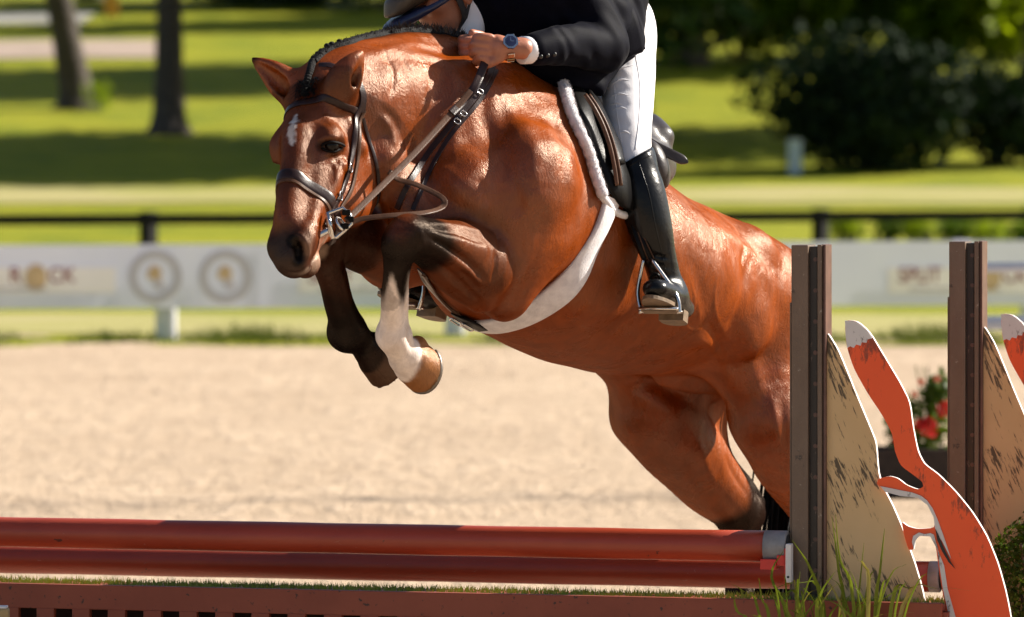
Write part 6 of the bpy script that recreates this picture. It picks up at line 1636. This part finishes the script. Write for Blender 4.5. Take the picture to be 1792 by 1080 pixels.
# planter of red flowers behind the wings
pl = empty('flower_box', tuple(P(1605, HOR, 11.6) * A(1, 1, 0))); tag(pl, 'dark planter box with red flowers between the two fox standards', 'planter')
pc = P(1605, 880, 11.6)
mulch = simple('dark_brown_timber', (0.030, 0.018, 0.012), 0.8, var=0.3)
for dy in (-0.14, 0.14): MB().box(A(pc[0], pc[1] + dy, 0.13), (0.46, 0.03, 0.26), None, 0.006).build('side_board', mulch, pl)
for dx in (-0.215, 0.215): MB().box(A(pc[0] + dx, pc[1], 0.13), (0.03, 0.248, 0.258), None, 0.006).build('end_board', mulch, pl)
MB().box(A(pc[0], pc[1], 0.20), (0.398, 0.246, 0.05)).build('soil', mulch, pl)
pf_leaf = leaf_material('geranium_leaf', (0.04, 0.08, 0.012), (0.12, 0.17, 0.02), 8)
V, F = leaf_shell(700, P(1612, 745, 11.6), (0.17, 0.12, 0.16), 0.022, 21, 0.2, 0.6); o_ = fast_mesh('foliage', V, F, pf_leaf, pl); o_['kind'] = 'stuff'
V, F = leaf_shell(260, P(1640, 690, 11.6), (0.07, 0.07, 0.09), 0.022, 22, 0.2, 0.6); o_ = fast_mesh('foliage', V, F, pf_leaf, pl); o_['kind'] = 'stuff'
m_ = MB(); [m_.tube(catmull([P(1628 + a, 800, 11.6), P(1616 + a, 690, 11.6), P(1612 + a * 1.5, 640, 11.58)], 4), 0.003, 5) for a in (-6, 2, 8)]; m_.build('stems', pf_leaf, pl)
pet = simple('red_petal', (0.62, 0.018, 0.014), 0.5, var=0.2, scale=40, bstr=0); pet2 = simple('orange_petal', (0.60, 0.13, 0.05), 0.5, var=0.2, scale=40, bstr=0)
for (fx_, fy_, r_f, mt) in ((1655, 717, 0.040, pet), (1626, 750, 0.042, pet), (1606, 742, 0.02, pet), (1612, 668, 0.016, pet2), (1640, 663, 0.014, pet2), (1600, 690, 0.014, pet2), (1570, 765, 0.025, pet), (1690, 740, 0.04, pet)):
    V, F = leaf_shell(60, P(fx_, fy_, 11.45), (r_f, r_f, r_f), r_f * 0.45, int(fx_), 0.1, 0.4); fast_mesh('flower', V, F, mt, pl)
# white schooling jump at the right edge
wj = empty('white_jump', tuple(P(1700, HOR, 12.4) * A(1, 1, 0))); tag(wj, 'white jump with plain poles standing on the sand behind the second fox standard', 'jump')
wb = P(1683, 884, 12.4)
MB().box(A(wb[0], wb[1], 0.60), (0.085, 0.085, 1.20), None, 0.006).build('post', white_post, wj)
MB().box(A(wb[0] - 0.0, wb[1], 0.03), (0.10, 0.6, 0.06), None, 0.006).build('foot', white_post, wj)
for py_ in (469, 566):
    a_ = P(1690, py_, 12.3); b2 = P(2350, py_ - 6, 12.3); MB().tube([a_, b2], 0.024 if py_ < 500 else 0.034, 14).build('white_pole', white_post, wj, True)

# ---- trees
bark = simple('grey_brown_bark', (0.060, 0.046, 0.036), 0.9, var=0.3, scale=4, bstr=0.8, bscale=7, bdist=0.05)
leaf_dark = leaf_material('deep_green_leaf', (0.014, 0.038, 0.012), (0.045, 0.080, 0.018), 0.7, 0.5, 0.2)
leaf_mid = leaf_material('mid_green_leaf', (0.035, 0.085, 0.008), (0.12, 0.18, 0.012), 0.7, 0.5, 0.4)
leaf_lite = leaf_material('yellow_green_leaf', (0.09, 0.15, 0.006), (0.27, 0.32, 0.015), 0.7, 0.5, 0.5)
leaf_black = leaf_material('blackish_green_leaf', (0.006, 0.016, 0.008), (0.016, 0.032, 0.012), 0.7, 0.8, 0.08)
def crown_mesh(n, r, size, seed, clumps=26):
    """leaf clumps gathered in separate bunches through a tall ellipsoid: uneven outline and gaps"""
    R = np.random.default_rng(seed); Vs = []; Fs = []; off = 0
    for i in range(clumps):
        d = R.normal(size=3); d /= np.linalg.norm(d); rr = 0.35 + 0.6 * R.random() ** 0.7
        c = d * rr * np.asarray(r); cr_ = np.min(r) * (0.30 + 0.22 * R.random())
        V, F = leaf_shell(n // clumps, c, (cr_, cr_, cr_ * 0.8), size, seed * 100 + i, 0.25, 0.75, flat=0.25)
        Vs.append(V); Fs.append(F + off); off += len(V)
    return np.vstack(Vs), np.vstack(Fs)
def tree(x, D, trunk_r, crown_base, crown_top, crown_r, label, seed, leafm, lean=(0, 0), n=3600, size=0.17, name='tree', group='trees on the slope', barkm=None, clumps=26):
    zg = gz(D); y = D - CAM_D; e = empty(name, (x, y, zg)); tag(e, label, 'tree', group)
    R = random.Random(seed); top = crown_base + (crown_top - crown_base) * 0.75
    line = catmull([A(x, y, zg - 0.3), A(x, y, zg + 0.4), A(x + lean[0] * .5, y + lean[1] * .5, zg + crown_base * .55 + .6), A(x + lean[0], y + lean[1], zg + crown_base + .8), A(x + lean[0] * 1.2, y + lean[1], zg + top)], 5)
    hs = line[:, 2] - zg; rad = [trunk_r * (1.7 if h < 0.12 else 1.3 if h < 0.35 else 1.08 if h < 0.8 else 1.0) * max(0.18, 1 - 0.75 * max(h, 0) / top) for h in hs]
    tr = MB().tube(line, rad, 12).build('trunk', barkm or bark, e, True)
    for i in range(7):
        h0 = crown_base * 0.9 + (top - crown_base) * R.random() * 0.8; p = np.array([np.interp(zg + h0, line[:, 2], line[:, k]) for k in range(3)]); a_ = R.uniform(0, 6.28)
        q = p + A(math.cos(a_) * crown_r * .75, math.sin(a_) * crown_r * .75, R.uniform(.6, 2.0)); m = (p + q) / 2 + A(0, 0, .35)
        MB().tube(catmull([p, m, q], 4), list(np.linspace(trunk_r * .34, trunk_r * .08, 9)), 7).build('limb', barkm or bark, tr, True)
    c = A(x + lean[0], y + lean[1], zg + (crown_base + crown_top) / 2)
    V, F = crown_mesh(n, (crown_r, crown_r, (crown_top - crown_base) / 2), size, seed, clumps)
    o = fast_mesh('crown', V + c - A(x, y, zg) + A(x, y, zg), F, leafm, e); return e
X = lambda px, D: (px - 896) * D / FPX
tree(X(132, 117), 117, 0.34, 4.2, 11, 3.4, 'leaning trunk with sunlit right side and shoots at its foot', 31, leaf_mid, (-0.95, 0))
tree(X(296, 109), 109, 0.31, 4.2, 12, 3.6, 'straight dark trunk standing on the shaded lawn', 32, leaf_mid)
sb = empty('bush', tuple(A(X(172, 116), 116 - CAM_D, gz(116)))); tag(sb, 'small pale green sucker growth at the foot of the leaning trunk', 'bush')
V, F = leaf_shell(260, A(X(170, 116), 116 - CAM_D, gz(116) + 0.36), (0.33, 0.3, 0.36), 0.06, 40, 0.3, 0.8); o_ = fast_mesh('foliage', V, F, leaf_lite, sb); o_['kind'] = 'stuff'
# shade givers: three ranks across the slope
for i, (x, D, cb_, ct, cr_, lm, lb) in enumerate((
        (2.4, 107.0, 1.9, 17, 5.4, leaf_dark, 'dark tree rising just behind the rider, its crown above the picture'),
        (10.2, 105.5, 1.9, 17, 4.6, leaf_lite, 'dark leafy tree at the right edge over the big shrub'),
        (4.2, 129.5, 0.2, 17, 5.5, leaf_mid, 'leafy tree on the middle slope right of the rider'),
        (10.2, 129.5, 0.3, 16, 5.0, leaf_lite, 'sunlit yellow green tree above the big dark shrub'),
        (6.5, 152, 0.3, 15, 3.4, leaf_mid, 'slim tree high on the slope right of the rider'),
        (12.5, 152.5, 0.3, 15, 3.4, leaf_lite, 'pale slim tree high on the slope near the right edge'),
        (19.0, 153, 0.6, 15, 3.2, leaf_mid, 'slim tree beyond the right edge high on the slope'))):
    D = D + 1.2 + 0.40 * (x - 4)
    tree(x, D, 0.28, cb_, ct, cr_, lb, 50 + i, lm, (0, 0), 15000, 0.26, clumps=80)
for i, x in enumerate((-19, -12.5, -6, 0.5, 6.5, 12.5, 18.5, 25)):
    D = 164 + 3 * math.sin(i * 2.2)
    tree(x, D, 0.3, 0.3 if x > 0 else 1.3, 13, 4.4, ('%s tree of the far wood, counted from the photo left' % ('first', 'second', 'third', 'fourth', 'fifth', 'sixth', 'seventh', 'eighth')[i]), 70 + i, (leaf_dark, leaf_mid)[i % 2 if x > 3 else 0], (0, 0), 5000, 0.30, clumps=34)
# big dark shrub and companions
def shrub(name, px, D, w, h, label, n, size, lm, seed, dep=None, cy=0.52):
    x = X(px, D); e = empty(name, (x, D - CAM_D, gz(D))); tag(e, label, 'shrub')
    c = A(x, D - CAM_D, gz(D) + h * cy)
    Vs, Fs, off = [], [], 0; R = np.random.default_rng(seed)
    for k in range(9):
        d = R.normal(size=3); d /= np.linalg.norm(d); cc = c + d * A(w * .26, (dep or w) * .2, h * .24); V, F = leaf_shell(n // 9, cc, (w * .30, (dep or w) * .3, h * .36), size, seed + k, 0.18, 0.6); Vs.append(V); Fs.append(F + off); off += len(V)
    o = fast_mesh('foliage', np.vstack(Vs), np.vstack(Fs), lm, e); o['kind'] = 'stuff'
    m = MB(); [m.tube([A(x + .1 * math.cos(a), D - CAM_D + .1 * math.sin(a), gz(D) - .1), c + A(w * .2 * math.cos(a), w * .2 * math.sin(a), 0)], [.05, .02], 6) for a in (0, 1.3, 2.5, 3.8, 5.1)]; m.build('stems', bark, e); return e
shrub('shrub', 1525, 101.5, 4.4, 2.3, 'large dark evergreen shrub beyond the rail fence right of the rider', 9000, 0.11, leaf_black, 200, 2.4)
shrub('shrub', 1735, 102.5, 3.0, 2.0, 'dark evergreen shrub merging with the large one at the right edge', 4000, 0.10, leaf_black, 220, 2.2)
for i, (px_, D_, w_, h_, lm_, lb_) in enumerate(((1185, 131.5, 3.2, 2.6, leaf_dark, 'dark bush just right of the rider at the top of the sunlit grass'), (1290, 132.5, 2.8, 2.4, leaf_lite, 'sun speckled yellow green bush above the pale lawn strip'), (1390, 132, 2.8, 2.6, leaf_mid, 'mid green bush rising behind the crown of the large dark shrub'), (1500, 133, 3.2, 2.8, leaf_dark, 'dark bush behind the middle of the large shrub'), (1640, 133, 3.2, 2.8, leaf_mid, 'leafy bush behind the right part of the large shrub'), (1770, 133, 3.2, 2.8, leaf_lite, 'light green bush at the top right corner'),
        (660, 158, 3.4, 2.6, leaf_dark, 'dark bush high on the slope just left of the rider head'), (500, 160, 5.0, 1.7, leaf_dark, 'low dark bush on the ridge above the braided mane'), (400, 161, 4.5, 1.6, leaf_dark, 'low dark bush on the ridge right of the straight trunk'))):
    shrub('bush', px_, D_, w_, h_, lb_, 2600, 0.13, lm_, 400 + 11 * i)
shrub('shrub', 1800, 68.5, 0.9, 0.85, 'small green bush at the right edge by the black rail', 1400, 0.05, leaf_mid, 240)
for i, px_ in enumerate((1480, 1545, 1610, 1670, 1725)):
    shrub('shrub', px_, 79.5, 0.62, 0.42, ('first', 'second', 'third', 'fourth', 'fifth')[i] + ' low olive shrub from the left in the row under the black rail', 420, 0.04, leaf_lite if i % 2 == 0 else leaf_mid, 260 + 9 * i)
mk = empty('marker_post', tuple(A(X(1391, 100.5), 100.5 - CAM_D, gz(100.5)))); tag(mk, 'pale blue white marker post on the lawn by the dark shrub', 'post')
MB().box(A(X(1391, 100.5), 100.5 - CAM_D, gz(100.5) + 0.30), (0.24, 0.16, 0.60), None, 0.02).build('post_body', simple('pale_blue_plastic', (0.42, 0.50, 0.56), 0.5), mk)
MB().box(A(X(1391, 100.5), 100.5 - CAM_D, gz(100.5) + 0.615), (0.26, 0.18, 0.03), None, 0.01).build('post_cap', white_post, mk)
ys = empty('yellow_sign', tuple(A(X(195, 152), 152 - CAM_D, gz(152)))); tag(ys, 'upright orange yellow board on the far slope at the top of the photo', 'sign')
yc = A(X(195, 152), 152 - CAM_D, gz(152)); MB().box(yc + UZ * 0.75, (0.38, 0.05, 1.3), None, 0.01).build('board', simple('orange_yellow_paint', (0.66, 0.30, 0.02), 0.5), ys)
for dx in (-0.12, 0.12): MB().box(yc + A(dx, 0.05, 0.5), (0.05, 0.045, 1.0), None, 0.004).build('leg', dark_wood, ys)
